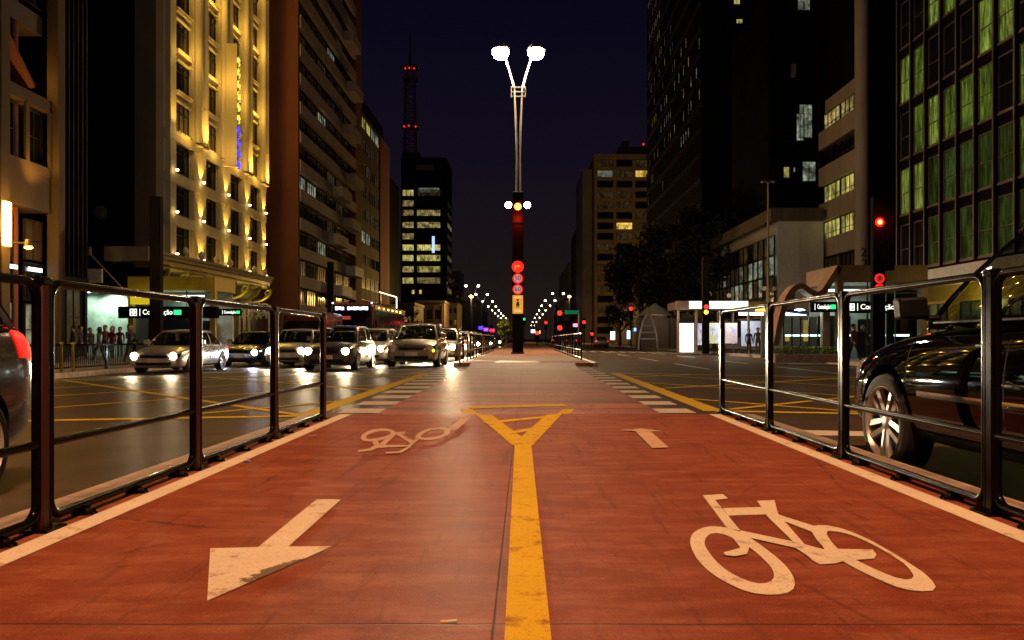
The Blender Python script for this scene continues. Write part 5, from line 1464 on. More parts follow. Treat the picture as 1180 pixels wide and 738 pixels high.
def body_mesh(P, paint):
    L, W = P['L'], P['W']; g = MB().use(paint); rows_ = []
    for (f, w, zb, zs, zc) in P['st']:
        y = (f - .5) * L; w = w * W / 2; d = zs - zb
        half = [(0, zb), (.70 * w, zb), (.93 * w, zb + .03), (.985 * w, zb + .22 * d), (w, zb + .50 * d), (.992 * w, zb + .70 * d), (.955 * w, zb + .93 * d), (.86 * w, zs + .30 * (zc - zs)), (.5 * w, zs + .85 * (zc - zs)), (0, zc)]
        ring_ = [(x, y, z) for x, z in half] + [(-x, y, z) for x, z in half[-2:0:-1]]
        rows_.append(ring_)
    n = len(rows_[0]); b = 0
    vs = [p for r in rows_ for p in r]; fs = []
    for i in range(len(rows_) - 1):
        for k in range(n):
            k2 = (k + 1) % n; fs.append((i*n+k, i*n+k2, (i+1)*n+k2, (i+1)*n+k))
    fs.append(tuple(range(n))[::-1]); fs.append(tuple((len(rows_)-1)*n + k for k in range(n)))
    g.add(vs, fs); me = g.mesh('body', 60)
    o = link('body', me); s = o.modifiers.new('s', 'SUBSURF'); s.levels = 2; s.render_levels = 2
    r = P['r']; cut = []
    for f in P['wb']:
        y = (f - .5) * L
        c = MB().use(M['plastic']); c.lathe([(r * 1.17, 0), (r * 1.17, .32)], 40, T(0, 0, 0))
        for sx in (-1, 1):
            me2 = c.mesh('c'); co = link('c', me2); co.matrix_world = T(sx * (W / 2 - .24 if sx > 0 else W / 2 + .08), y, r * 1.02) @ RY(R(90)) if sx > 0 else T(-W / 2 - .08, y, r * 1.02) @ RY(R(90))
            if sx > 0: co.matrix_world = T(W / 2 - .24, y, r * 1.02) @ RY(R(90))
            m = o.modifiers.new('b', 'BOOLEAN'); m.object = co; m.operation = 'DIFFERENCE'; m.solver = 'EXACT'; cut.append(co)
    bpy.context.view_layer.update()
    dg = bpy.context.evaluated_depsgraph_get(); dg.update()
    ev = o.evaluated_get(dg); me3 = bpy.data.meshes.new_from_object(ev)
    o.modifiers.clear(); o.data = me3
    for c in cut: bpy.data.objects.remove(c)
    me3.polygons.foreach_set('use_smooth', [True] * len(me3.polygons)); me3.set_sharp_from_angle(angle=R(40))
    bm = bmesh.new(); bm.from_mesh(me3); bvh = BVHTree.FromBMesh(bm); bm.free()
    return o, bvh
def patch(bvh, quad, axis, off, mat, nu=8, nv=5, th=.012, inset=None):
    """a skin of the body surface: quad is 4 corners in the plane facing the axis ('f','r','l','s','t')"""
    g = MB().use(mat); rowsP = []
    for i in range(nu + 1):
        rw = []
        for j in range(nv + 1):
            u, v = i / nu, j / nv
            a = lerp(lerp(quad[0][0], quad[1][0], u), lerp(quad[3][0], quad[2][0], u), v); b = lerp(lerp(quad[0][1], quad[1][1], u), lerp(quad[3][1], quad[2][1], u), v)
            if axis in 'fr':
                sg = -1 if axis == 'f' else 1; o_ = Vector((a, sg * 5, b)); d = Vector((0, -sg, 0))
            elif axis == 't': o_ = Vector((a, b, 5)); d = Vector((0, 0, -1))
            else:
                sg = -1 if axis == 'l' else 1; o_ = Vector((sg * 3, a, b)); d = Vector((-sg, 0, 0))
            h = bvh.ray_cast(o_, d)
            if h[0] is None: return None
            p = h[0] - d * off; rw.append(p)
        rowsP.append(rw)
    g.grid(rowsP)
    # rim back to the surface
    edge = [rowsP[i][0] for i in range(nu + 1)] + [rowsP[nu][j] for j in range(1, nv + 1)] + [rowsP[i][nv] for i in range(nu - 1, -1, -1)] + [rowsP[0][j] for j in range(nv - 1, 0, -1)]
    dd = {'f': Vector((0, 1, 0)), 'r': Vector((0, -1, 0)), 't': Vector((0, 0, -1)), 'l': Vector((1, 0, 0)), 's': Vector((-1, 0, 0))}[axis] * (off + .004)
    g.grid([[p, p + dd] for p in edge + [edge[0]]])
    return g
def make_wheel(parent, x, y, r, side, spokes=5, fancy=False):
    w = .22; Mx = T(x, y, r) @ RY(R(90) * side)      # local +z points outward
    g = MB().use(M['plastic']); g.lathe([(r * .62, -.02), (r * .60, .02), (r * .2, .03), (0, .03)], 28, Mx); h = g.build('wheel', parent)
    R_ = r * .745
    g = MB().use(M['rubber']); g.lathe([(R_ * .96, -.11), (r * .93, -.10), (r, -.06), (r, .06), (r * .97, .10), (r * .90, .115), (R_ * 1.02, .112), (R_ * .97, .10)], 48, Mx, False); g.build('tyre', h)
    g = MB().use(M['alloy'])
    g.lathe([(R_ * .97, -.08), (R_ * .93, .03), (R_ * .93, .09), (R_ * .985, .118), (R_ * 1.0, .116), (R_ * 1.0, .10)], 48, Mx, False)
    g.lathe([(r * .17, .04), (r * .17, .085), (r * .10, .095), (0, .095)], 20, Mx)
    for k in range(spokes):
        A = Mx @ RZ(2 * PI * k / spokes)
        if fancy:
            for s in (-1, 1):
                o1 = .018 + .0; a0, a1 = r * .10, R_ * .95
                vs = [(a0, s * .012, .05), (a0, s * .050, .05), (a1, s * .078, .07), (a1, s * .028, .07), (a0, s * .012, .088), (a0, s * .048, .084), (a1, s * .072, .098), (a1, s * .030, .102)]
                g.add(vs, [(0,1,2,3),(7,6,5,4),(0,4,5,1),(1,5,6,2),(2,6,7,3),(3,7,4,0)], A)
        else:
            g.add([(r*.1, -.035, .05), (r*.1, .035, .05), (R_*.95, .03, .06), (R_*.95, -.03, .06), (r*.1, -.03, .085), (r*.1, .03, .085), (R_*.95, .022, .09), (R_*.95, -.022, .09)], [(0,3,2,1),(4,5,6,7),(0,1,5,4),(1,2,6,5),(2,3,7,6),(3,0,4,7)], A)
    g.build('rim', h)
    return h
def cabin(root, P, paint, roof_paint=None, rack=False):
    L, W, H = P['L'], P['W'], P['H']; fb, ft, rt, rb = [(f - .5) * L for f in P['cab']]
    zb = P['zb'] - .015; wb_ = W / 2 * .925; wr = W / 2 * .735; zr = H - .05
    def side_pt(t, v, s, off=0):
        y = lerp(lerp(fb + .10, rb - .06, t), lerp(ft + .06, rt - .05, t), v)
        x = lerp(wb_, wr, v) + .035 * math.sin(PI * v) + off - .05 * (2 * abs(t - .5)) ** 4
        arch = -.045 * (2 * (t - .45)) ** 2 * v
        return Vector((s * x, y, lerp(zb, zr, v) + arch))
    def end_pt(u, v, front, off=0):
        # u in -1..1
        y0, y1 = (fb, ft) if front else (rb, rt); sgn = -1 if front else 1
        a = abs(u)
        w = lerp(wb_ - .05, wr - .05, v) + .035 * math.sin(PI * v)
        c0 = side_pt(0 if front else 1, v, 1)
        y = lerp(y0, y1, v); yc = c0.y
        yy = lerp(y, yc, a ** 2.4) + sgn * off + sgn * .03 * math.sin(PI * v)
        z = lerp(zb, zr, v) + (c0.z - lerp(zb, zr, v)) + .035 * (1 - a * a) * v
        return Vector((u * c0.x, yy, z))
    def pg(fn, u0, u1, v0, v1, nu=10, nv=8): return [[fn(lerp(u0, u1, i / nu), lerp(v0, v1, j / nv)) for j in range(nv + 1)] for i in range(nu + 1)]
    # glass
    g = MB().use(M['car_glass']); g.grid(pg(lambda u, v: end_pt(u, v, True), -.93, .93, .04, .93)); g.build('windscreen', root)
    g = MB().use(M['car_glass']); g.grid(pg(lambda u, v: end_pt(u, v, False), -.90, .90, .12, .92)); g.build('rear_window', root)
    splits = [(.035, .47), (.515, .86)] if P is not PROF['sedan'] else [(.04, .50), (.545, .93)]
    if P is not PROF['sedan']: splits.append((.885, .965))
    for s in (-1, 1):
        for a, b in splits:
            g = MB().use(M['car_glass']); g.grid(pg(lambda t, v: side_pt(t, v, s, -.004), a, b, .08, .90)); g.build('side_window', root)
    # frame (pillars, header rails)
    g = MB().use(paint)
    for front in (True, False):
        for u0, u1, v0, v1 in ((-1, -.93, 0, 1), (.93, 1, 0, 1), (-.93, .93, .93, 1), (-.93, .93, 0, .04 if front else .12)):
            if not front: u0, u1 = [q * .90 / .93 if abs(q) == .93 else q for q in (u0, u1)]
            if not front and v0 == .93: v0 = .92
            g.grid(pg(lambda u, v: end_pt(u, v, front), u0, u1, v0, v1))
    for s in (-1, 1):
        cuts = [0] + [q for ab in splits for q in ab] + [1]
        for a, b in zip(cuts[::2], cuts[1::2]): g.grid(pg(lambda t, v: side_pt(t, v, s), a, b, 0, 1, 3))
        for a, b in splits:
            g.grid(pg(lambda t, v: side_pt(t, v, s), a, b, 0, .08)); g.grid(pg(lambda t, v: side_pt(t, v, s), a, b, .90, 1))
    # roof skin
    nR = 14
    rows_ = []
    for i in range(nR + 1):
        t = i / nR; e_ = side_pt(t, 1, 1); r_ = []
        for j in range(-8, 9):
            u = j / 8; yF = end_pt(u, 1, True); yR = end_pt(u, 1, False)
            y = lerp(yF.y, yR.y, t); z = e_.z + .035 * (1 - u * u)
            r_.append(Vector((u * e_.x, y, z)))
        rows_.append(r_)
    g.grid(rows_); g.build('roof_and_pillars', root, angle=30)
    g = MB().use(M['chrome'] if rack else M['seam'])
    for s in (-1, 1):
        g.tube([side_pt(.02 + .96 * k / 12, .985, s, .012) + Vector((0, 0, .012)) for k in range(13)], .009, 6)
    g.build('roof_trim', root)
    if rack:
        for s in (-1, 1):
            g = MB().use(M['chrome']); g.tube([side_pt(.1 + .8 * k / 12, 1, s, -.06) + Vector((0, 0, .055 if 0 < k < 12 else .0)) for k in range(13)], .016, 8); g.build('roof_rail', root)
    # black belt line
    g = MB().use(M['plastic'])
    for s in (-1, 1): g.tube([side_pt(.03 + .93 * k / 12, .075, s, .008) for k in range(13)], .010, 6)
    g.build('belt_trim', root)
    # seats and dashboard
    g = MB().use(M['seat'])
    g.box(-.62, .62, fb + .25, fb + .45, zb - .02, zb + .09)
    g.build('dashboard', root)
    yy = lerp(ft, rt, .18)
    for (x, y) in ((-.36, yy), (.36, yy), (-.36, yy + .85), (.36, yy + .85)):
        g = MB().use(M['seat']); 
        g.add([(x-.22, y, zb-.02), (x+.22, y, zb-.02), (x+.22, y+.14, zb-.02), (x-.22, y+.14, zb-.02), (x-.17, y+.06, zb+.18), (x+.17, y+.06, zb+.18), (x+.17, y+.15, zb+.18), (x-.17, y+.15, zb+.18)], [(0,3,2,1),(4,5,6,7),(0,1,5,4),(1,2,6,5),(2,3,7,6),(3,0,4,7)])
        g.lathe([(.0, -.05), (.09, -.05), (.11, .0), (.09, .07), (0, .08)], 12, T(x, y + .11, zb + .27)); g.build('seat', root)
    g = MB().use(M['plastic']); g.tube([(.36 + .17 * math.cos(a), fb + .48 + .05 * math.sin(a), zb + .06 + .15 * math.sin(a)) for a in [2*PI*k/14 for k in range(14)]], .015, 6, closed=True); g.build('steering_wheel', root)
    return side_pt
def make_car(kind, paint, label, group=None, lit='head', cat='car', fancy=False, rack=False, lights=True, seams=True, plate='plate'):
    P = PROF[kind]; L, W, H = P['L'], P['W'], P['H']
    root = thing('parked_car' if not lights else 'waiting_car', label, cat, (0, 0, 0), 0, group)
    o, bvh = body_mesh(P, paint); o.parent = root
    sp = cabin(root, P, paint, rack=rack)
    r = P['r']
    for f in P['wb']:
        for s in (-1, 1): make_wheel(root, s * (W / 2 - .115), (f - .5) * L, r, s, 5, fancy)
    st = P['st']; zs = st[2][3]; zq = st[-3][3]
    hz = zs - .11
    # head lights
    for s in (-1, 1):
        q = [(s * W * .27, hz - .07), (s * W * .44, hz - .03), (s * W * .445, hz + .09), (s * W * .28, hz + .03)]
        g = patch(bvh, q, 'f', .012, M['chrome'], 8, 5)
        if g is None: continue
        h = g.build('headlight', root)
        hp = bvh.ray_cast(Vector((s * W * .345, -5, hz + .005)), Vector((0, 1, 0)))[0]
        g = MB().use(M[lit] if lights else M['alloy']); g.lathe([(.118, 0), (.095, .035), (0, .05)], 16, T(hp.x, hp.y - .006, hp.z) @ RX(R(90))); g.build('lens', h)
    # grille, intake, bumper line
    g = patch(bvh, [(-W * .235, hz - .06), (W * .235, hz - .06), (W * .25, hz + .035), (-W * .25, hz + .035)], 'f', .010, M['plastic'], 10, 3)
    if g:
        gr = g.build('grille', root)
        for k in range(3):
            z = hz - .045 + k * .032
            g = patch(bvh, [(-W * .225, z), (W * .225, z), (W * .23, z + .009), (-W * .23, z + .009)], 'f', .024, M['chrome'], 10, 1)
            if g: g.build('grille_bar', gr)
    zi = st[2][2] + .13
    g = patch(bvh, [(-W * .30, zi - .04), (W * .30, zi - .04), (W * .33, zi + .06), (-W * .33, zi + .06)], 'f', .008, M['plastic'], 10, 3)
    if g: g.build('lower_intake', root)
    hp = bvh.ray_cast(Vector((0, -5, zi + .12)), Vector((0, 1, 0)))[0]
    g = MB().use(M[plate]); g.box(-.20, .20, hp.y - .03, hp.y - .006, zi + .055, zi + .185); p_ = g.build('number_plate', root)
    # tail lights
    for s in (-1, 1):
        g = patch(bvh, [(s * W * .36, zq - .22), (s * W * .46, zq - .22), (s * W * .44, zq - .04), (s * W * .38, zq - .04)], 'r', .012, M['tail'], 5, 6)
        if g:
            tl_ = g.build('tail_light', root)
            g = patch(bvh, [(L/2 - .26, zq - .20), (L/2 - .07, zq - .20), (L/2 - .10, zq - .03), (L/2 - .30, zq - .02)], 's' if s > 0 else 'l', .012, M['tail'], 6, 5)
            if g: g.build('tail_lens', tl_)
    # side seams, handles, sill
    if seams:
        for ax, s in (('l', -1), ('s', 1)):
            g0 = MB().use(M['seam'])
            ys_ = [lerp(-.5, .5, f) * L for f in ((.262, .50, .735) if kind != 'sedan' else (.285, .53, .74))]
            for i, y in enumerate(ys_):
                q = [(y - .004, st[4][2] + .12), (y + .004, st[4][2] + .12), (y + .004, st[4][3] - .03), (y - .004, st[4][3] - .03)]
                g = patch(bvh, q, ax, .0015, M['seam'], 1, 12, .001)
                if g: g0.v and None; g.build('door_gap', root)
            zh = P['zb'] - .12
            for y in (ys_[1] - .17, ys_[2] - .17):
                hp = bvh.ray_cast(Vector((s * 3, y, zh)), Vector((-s, 0, 0)))[0]
                if hp is None: continue
                g = MB().use(paint if not rack else M['chrome']); g.tube([(hp.x, y - .09, zh), (hp.x + s * .035, y - .07, zh + .003), (hp.x + s * .035, y + .07, zh + .003), (hp.x, y + .09, zh)], .012, 8); g.build('door_handle', root)
            zt_ = st[4][2] + .36
            g = patch(bvh, [(ys_[0] + .02, zt_ - .018), (ys_[2] + .1, zt_ - .018), (ys_[2] + .1, zt_ + .018), (ys_[0] + .02, zt_ + .018)], ax, .014, M['chrome'] if rack else M['plastic'], 14, 1)
            if g: g.build('side_strip', root)
            g = patch(bvh, [((P['wb'][0] - .5) * L + r * 1.2, st[4][2] + .015), ((P['wb'][1] - .5) * L - r * 1.2, st[4][2] + .015), ((P['wb'][1] - .5) * L - r * 1.2, st[4][2] + .10), ((P['wb'][0] - .5) * L + r * 1.2, st[4][2] + .10)], ax, .012, M['plastic'], 14, 2)
            if g: g.build('sill', root)
    # mirrors
    fy = (P['cab'][0] - .5) * L + (.20 if kind == 'suv' else .38)
    for s in (-1, 1):
        zb = P['zb'] + .10; x0 = W / 2 * .94
        m_ = MB().use(paint if kind != 'suv' else M['plastic'])
        m_.add([(s*x0, fy+.02, zb-.05), (s*(x0+.19), fy-.01, zb-.05), (s*(x0+.20), fy-.02, zb+.09), (s*(x0+.03), fy+.0, zb+.10), (s*(x0+.01), fy+.12, zb-.05), (s*(x0+.19), fy+.10, zb-.05), (s*(x0+.20), fy+.09, zb+.09), (s*(x0+.03), fy+.12, zb+.10)], [(0,1,2,3),(7,6,5,4),(0,4,5,1),(1,5,6,2),(2,6,7,3),(3,7,4,0)])
        m_.box(min(s*(x0-.08), s*(x0+.03)), max(s*(x0-.08), s*(x0+.03)), fy+.03, fy+.09, zb-.06, zb-.02)
        oo = m_.build('mirror', root); b_ = oo.modifiers.new('b', 'BEVEL'); b_.width = .022; b_.segments = 3
        g = MB().use(M['dark_glass']); g.add([(s*(x0+.03), fy+.125, zb-.03), (s*(x0+.17), fy+.105, zb-.03), (s*(x0+.18), fy+.097, zb+.07), (s*(x0+.05), fy+.123, zb+.08)], [(0,1,2,3)]); g.build('mirror_glass', oo)
    return root, bvh
def paintm(name, c, rough=.3, metal=.6, coat=.9): return pbr(name, c, rough, metal, .03, 1.5, 0, coat)
P_black = pbr('paint_black', (.003, .0025, .0022), .03, 0., .0, 1.5, 0, 0., spec=.30)
P_silver = paintm('paint_silver', (.50, .46, .40)); P_dark = paintm('paint_dark_blue', (.02, .022, .03), .25)
P_beige = paintm('paint_beige', (.30, .26, .18)); P_grey = paintm('paint_grey', (.075, .068, .065), .22, .3); P_char = paintm('paint_charcoal', (.07, .065, .06))
P_white = paintm('paint_white', (.6, .58, .54), .35, 0.)
suv, _ = make_car('suv', P_black, 'glossy black sport utility car waiting beside the right railing', None, cat='car', fancy=True, rack=True, lights=False)
suv.name = 'black_suv'
suv.location = (2.60 + .93, 5.63 + (.5 - .19) * -4.6 , 0); suv.rotation_euler = (0, 0, PI)
suv.location.y = 5.63 - (.5 - .19) * 4.6
suv.location.z = zroad(3.5)
hb, _ = make_car('hatch', P_grey, 'grey hatchback at the left picture edge, only its tail and rear wheel showing', None, lights=False)
hb.name = 'grey_hatchback'
hb.scale = (1, 1, 1.1); hb.location = (-3.22 - .85, 4.55 - (.82 - .5) * 3.95, zroad(-4.)); hb.rotation_euler = (0, 0, 0)
HEADC = (1., .78, .45)
def headbeam(root, kind, W=90, only=None, col=HEADC, yaw=0.):
    W *= 5
    P = PROF[kind]
    for s in (-1, 1):
        if only and s != only: continue
        lamp_light('headlight_beam', 'SPOT', (s * P['W'] * .345, -P['L'] / 2 - .12, P['st'][2][3] - .11), W, col, root, .07, (R(84), 0, PI + yaw), 75, .7)
def put(root, px, Y, rz=0):
    x = at(px, 391, Y).x; root.location = (x, Y + PROF_L[root.name] / 2, zroad(x)); root.rotation_euler = (0, 0, rz)
def pos(root, kind, x, yfront, rz=0):
    L = PROF[kind]['L']; root.location = (x - math.sin(rz) * -L / 2 * -1, yfront + L / 2, zroad(x)); root.rotation_euler = (0, 0, rz)
c1, _ = make_car('sedan', P_silver, 'silver sedan with lit headlights at the left kerb', 'cars waiting with headlights on'); pos(c1, 'sedan', -11.75, 24.4, R(1)); headbeam(c1, 'sedan')
c2, _ = make_car('sedan', P_dark, 'dark blue sedan with bluish headlight behind the silver sedan', 'cars waiting with headlights on', lit='head_blue'); pos(c2, 'sedan', -11.2, 30.2); headbeam(c2, 'sedan', 70, None, (.8, .88, 1.))
c3, _ = make_car('hatch', P_char, 'dark grey hatchback with bright headlights left of the beige hatchback', 'cars waiting with headlights on', plate='plate'); pos(c3, 'hatch', -6.25, 24.3); headbeam(c3, 'hatch', 130)
c4, _ = make_car('hatch', P_beige, 'beige hatchback with unlit lamps and pink plate nearest to the crossing', 'cars waiting at the crossing', lights=False); pos(c4, 'hatch', -3.85, 26.1)
c4.scale = (1.06, 1, 1.05)
c5_, _ = make_car('hatch', P_silver, 'silver car half hidden behind the dark grey hatchback', 'cars waiting with headlights on'); pos(c5_, 'hatch', -8.9, 28.6); headbeam(c5_, 'hatch')
def more(src, kind, x, y, label, beam=0):
    c = copy_tree(src, None, ('headlight_beam',)); c['label'] = label; c['group'] = 'cars waiting with headlights on'; pos(c, kind, x, y)
    if beam: headbeam(c, kind, beam, yaw=.12 if x > -4 else 0)
    return c
more(c3, 'hatch', -3.6, 32.0, 'dark hatchback with dazzling headlight just behind the beige hatchback', 1900)
more(c5_, 'hatch', -6.3, 30.5, 'silver car behind the dark grey hatchback, headlights towards the bus', 90)
more(c1, 'sedan', -6.6, 36.5, 'silver sedan in the middle lane in front of the bus', 0)
more(c5_, 'hatch', -8.8, 36, 'silver hatchback beside the bus front', 0)
more(c1, 'sedan', -3.8, 41, 'silver sedan second behind the beige hatchback', 2000)
more(c3, 'hatch', -3.8, 53, 'dark hatchback third behind the beige hatchback', 90)
more(c3, 'hatch', -6.8, 50, 'dark hatchback in the middle lane beside the bus rear', 0)
more(c1, 'sedan', -3.9, 74, 'far silver sedan with headlights left of the central totem', 0)
more(c2, 'sedan', -6.9, 80, 'far dark sedan with bluish headlights in the middle lane', 0)
more(c1, 'sedan', -3.9, 100, 'farthest silver sedan with headlights left of the central totem', 60)
more(c3, 'hatch', -7., 108, 'farthest dark hatchback in the middle lane', 0)
more(c5_, 'hatch', -10.4, 70, 'far silver hatchback in the kerb lane beyond the bus', 0)
def away(x, y, label, src=c1, kind='sedan'):
    c = copy_tree(src, None, ('headlight_beam', 'seat', 'steering_wheel', 'mirror')); c['label'] = label; c['group'] = 'far cars with red tail lights'
    c.location = (x, y, zroad(x)); c.rotation_euler = (0, 0, PI); return c
away(10.2, 104, 'far silver sedan driving away with bright red tail lights on the right carriageway')
away(6.6, 112, 'far dark hatchback driving away, left of the silver one', c3, 'hatch')
away(8.4, 128, 'far dark hatchback driving away between the two lanes of tail lights', c3, 'hatch')
away(5.6, 140, 'far dark hatchback driving away close to the far median', c3, 'hatch')
away(9.2, 150, 'farthest silver hatchback driving away on the right carriageway', c5_, 'hatch')
# parked-light marker on the beige hatchback
g = MB().use(M['amber']); g.lathe([(.05, 0), (.03, .02), (0, .025)], 10, T(.70, -1.93, .56) @ RX(R(90))); g.build('side_marker', c4)

# ------------------------------------------------------------------ van and bus
def boxcar(name, label, cat, L, W, H, paint, nwin, loc, nose=.5, belt=1.1, wheel_r=.34, wy=(.18, .80)):
    t = thing(name, label, cat, loc)
    prof = [(-L/2, .35), (-L/2 - .0, belt * .75), (-L/2 + nose * .45, belt), (-L/2 + nose, H - .18), (-L/2 + nose + .22, H), (L/2 - .12, H), (L/2, H - .15), (L/2, .35)]
    g = MB().use(paint); n = len(prof); xs_ = [-W/2, -W/2 + .10, W/2 - .10, W/2]; rings = []
    for k, x in enumerate(xs_):
        sc = .0 if k in (1, 2) else .07
        rings.append([(x, y + (sc if y < 0 else -sc), z - (sc if z > 1 else 0)) for y, z in prof])
    g.add([p for r_ in rings for p in r_], [(i*n+k, i*n+(k+1) % n, (i+1)*n+(k+1) % n, (i+1)*n+k) for i in range(3) for k in range(n)] + [tuple(range(n))[::-1], tuple(3*n + k for k in range(n))])
    b = g.build('body', t); bv = b.modifiers.new('b', 'BEVEL'); bv.width = .05; bv.segments = 3; bv.limit_method = 'ANGLE'
    g = MB().use(M['dark_glass']); f = nose * .55
    y0 = -L/2 + nose * .45; y1 = -L/2 + nose; za, zb_ = belt + .05, H - .45
    ya = lerp(y0, y1, (za - belt) / (H - .18 - belt)) - .02; yb_ = lerp(y0, y1, (zb_ - belt) / (H - .18 - belt)) - .02
    g.add([(-W/2+.12, ya, za), (W/2-.12, ya, za), (W/2-.14, yb_, zb_), (-W/2+.14, yb_, zb_)], [(0,1,2,3)]); g.build('windscreen', t)
    for s in (-1, 1):
        wl_ = (L - nose - .5) / nwin
        for k in range(nwin):
            y = -L/2 + nose + .15 + k * wl_
            g = MB().use(M['dark_glass']); g.box(min(s*W/2, s*(W/2+.015)), max(s*W/2, s*(W/2+.015)), y, y + wl_ - .10, belt + .08, H - .42); g.build('side_window', t)
        for f_ in wy: make_wheel(t, s * (W/2 - .12), (f_ - .5) * L, wheel_r, s, 5)
    for s in (-1, 1):
        g = MB().use(M['head']); g.lathe([(.10, 0), (.08, .04), (0, .05)], 14, T(s * W * .38, -L/2 - .0, belt * .62) @ RX(R(90))); g.build('headlight', t)
        g = MB().use(M['plastic']); g.box(s * (W/2 + .12) - .07, s * (W/2 + .12) + .07, -L/2 + .15, -L/2 + .22, belt + .5, belt + .95); g.tube([(s * (W/2 - .02), -L/2 + .3, belt + .9), (s * (W/2 + .12), -L/2 + .2, belt + .9)], .02, 6); g.build('mirror', t)
        g = MB().use(M['tail']); g.box(s * W * .42 - .06, s * W * .42 + .06, L/2, L/2 + .02, .8, 1.1); g.build('tail_light', t)
    g = MB().use(M['plastic']); g.box(-W/2 + .1, W/2 - .1, -L/2 - .05, -L/2 + .02, .36, .55); g.build('bumper', t)
    return t
v = boxcar('passenger_van', 'brown passenger van with high roof behind the dark sedan', 'van', 5.2, 1.95, 2.45, paintm('paint_maroon', (.10, .025, .015)), 3, (-10.9, 39.5, zroad(-10.9)), 1.0, 1.15)
bus = boxcar('city_bus', 'red city bus with glowing white and blue destination display', 'bus', 12, 2.55, 3.25, paintm('paint_red', (.05, .009, .007), .35, .1, .3), 7, (-10.2, 51.5, zroad(-10.2)), .25, 1.25, .48)
g = MB().use(M['plastic']); g.box(-1.12, 1.12, -5.97, -5.80, 2.72, 3.10); d = g.build('display_box', bus)
g = MB().use(glow('led_white', (.62, .68, 1.), 5., False))
for k, w in enumerate((.17, .17, .17, 0, .16, .16, .16, .16, .16, .16, .16)):
    x0 = -.98 + k * .178
    if w: g.box(x0, x0 + w * .86, -5.99, -5.971, 2.81 + .02 * (k % 2), 3.01 - .015 * (k % 3))
g.build('display_segments', d)
g = MB().use(glow('dim_red_board', (.7, .10, .06), .35, False)); g.box(-.95, -.1, -5.96, -5.90, 2.25, 2.45); g.build('route_board', bus)
for x in (-1.15, 1.15): g = MB().use(M['led_blue']); g.lathe([(0, -.06), (.07, 0), (0, .06)], 8, T(x, -5.9, 3.22)); g.build('marker_lamp', bus)
for k in range(6): g = MB().use(M['sodium']); g.box(1.275, 1.295, -4.4 + k * 1.6, -4.2 + k * 1.6, 2.95, 3.03); g.build('side_marker', bus)
lamp_light('bus_front_glow', 'SPOT', (0, -9.5, 1.2), 60, HEADC, bus, .3, (R(100), 0, 0), 70)

# ------------------------------------------------------------------ trees
def tree(loc, H, r, label, n=2600, leaf='leaf', s=.30, group=None, zc=.66):
    t = thing('street_tree', label, 'tree', loc, 0, group)
    g = MB().use(M['bark']); tips = []
    g.tube([(0, 0, 0), (.08, .05, H * .2), (.0, .1, H * .42), (.15, 0, H * .62)], [.24, .2, .15, .08], 8)
    for k in range(8):
        a = k * 2.4; z0 = H * (.30 + .04 * k); q = Vector((math.cos(a) * r * .7, math.sin(a) * r * .7, H * (.55 + .045 * k)))
        g.tube([(0, .08, z0), Vector((q.x * .45, q.y * .45, (z0 + q.z) * .52)), q], [.11, .07, .03], 6); tips.append(q)
    g.build('trunk', t)
    rr = random.Random(int(abs(loc[0] * 100) + H * 7)); g = MB().use(M[leaf]); blobs = []
    for k in range(26):
        a = rr.uniform(0, 6.28); ph = rr.uniform(-.7, 1.); q = r * rr.uniform(.45, .95) * math.sqrt(max(.05, 1 - ph * ph * .8))
        blobs.append((Vector((math.cos(a) * q, math.sin(a) * q, H * zc + ph * (H * (1 - zc)) * .9)), r * rr.uniform(.22, .42)))
    for i in range(n):
        c, b = blobs[i % len(blobs)]
        d = Vector((rr.gauss(0, 1), rr.gauss(0, 1), rr.gauss(0, .75))).normalized() * b * (rr.random() ** .4)
        p = c + d; u = Vector((rr.gauss(0, 1), rr.gauss(0, 1), rr.gauss(0, .6))).normalized(); v_ = u.cross(Vector((rr.gauss(0, 1), rr.gauss(0, 1), rr.gauss(0, 1)))).normalized()
        z = s * rr.uniform(.6, 1.2); g.add([p - u * z, p + v_ * z * .5, p + u * z, p - v_ * z * .5], [(0, 1, 2, 3)])
    g.build('crown', t); return t
for i, (x, y, H, r, lb) in enumerate(((15.8, 104, 13.5, 4.2, 'leftmost dark tree, in front of the beige grid block'), (19.2, 96, 17.0, 5.0, 'tallest dark tree, left of the white low building'), (16.8, 88, 10.5, 3.6, 'lower dark tree behind the pointed arch'), (20.6, 84, 14.5, 4.2, 'dark tree touching the parapet of the white low building'), (17.5, 118, 15.5, 4.6, 'dark tree hiding the foot of the black glass tower'))):
    tree((x, y, ZS), H, r, lb, 3600, group='dark trees on the right pavement', s=.34)
tree((at(584, 391, 150).x, 150, 0), 4.6, 2.0, 'small tree in lit green leaf colour on the median behind the headlights', 900, 'leaf_lit', .25, zc=.6)
tree((at(690, 391, 70).x + 6.8, 110, ZS), 6, 2.4, 'small dark tree beside the far tail lights', 900, group=None, s=.25)
tree((at(470, 391, 110).x, 112, ZS), 5., 2.2, 'low dark green bush tree above the beige hatchback roof', 900, group=None, s=.22, zc=.6)

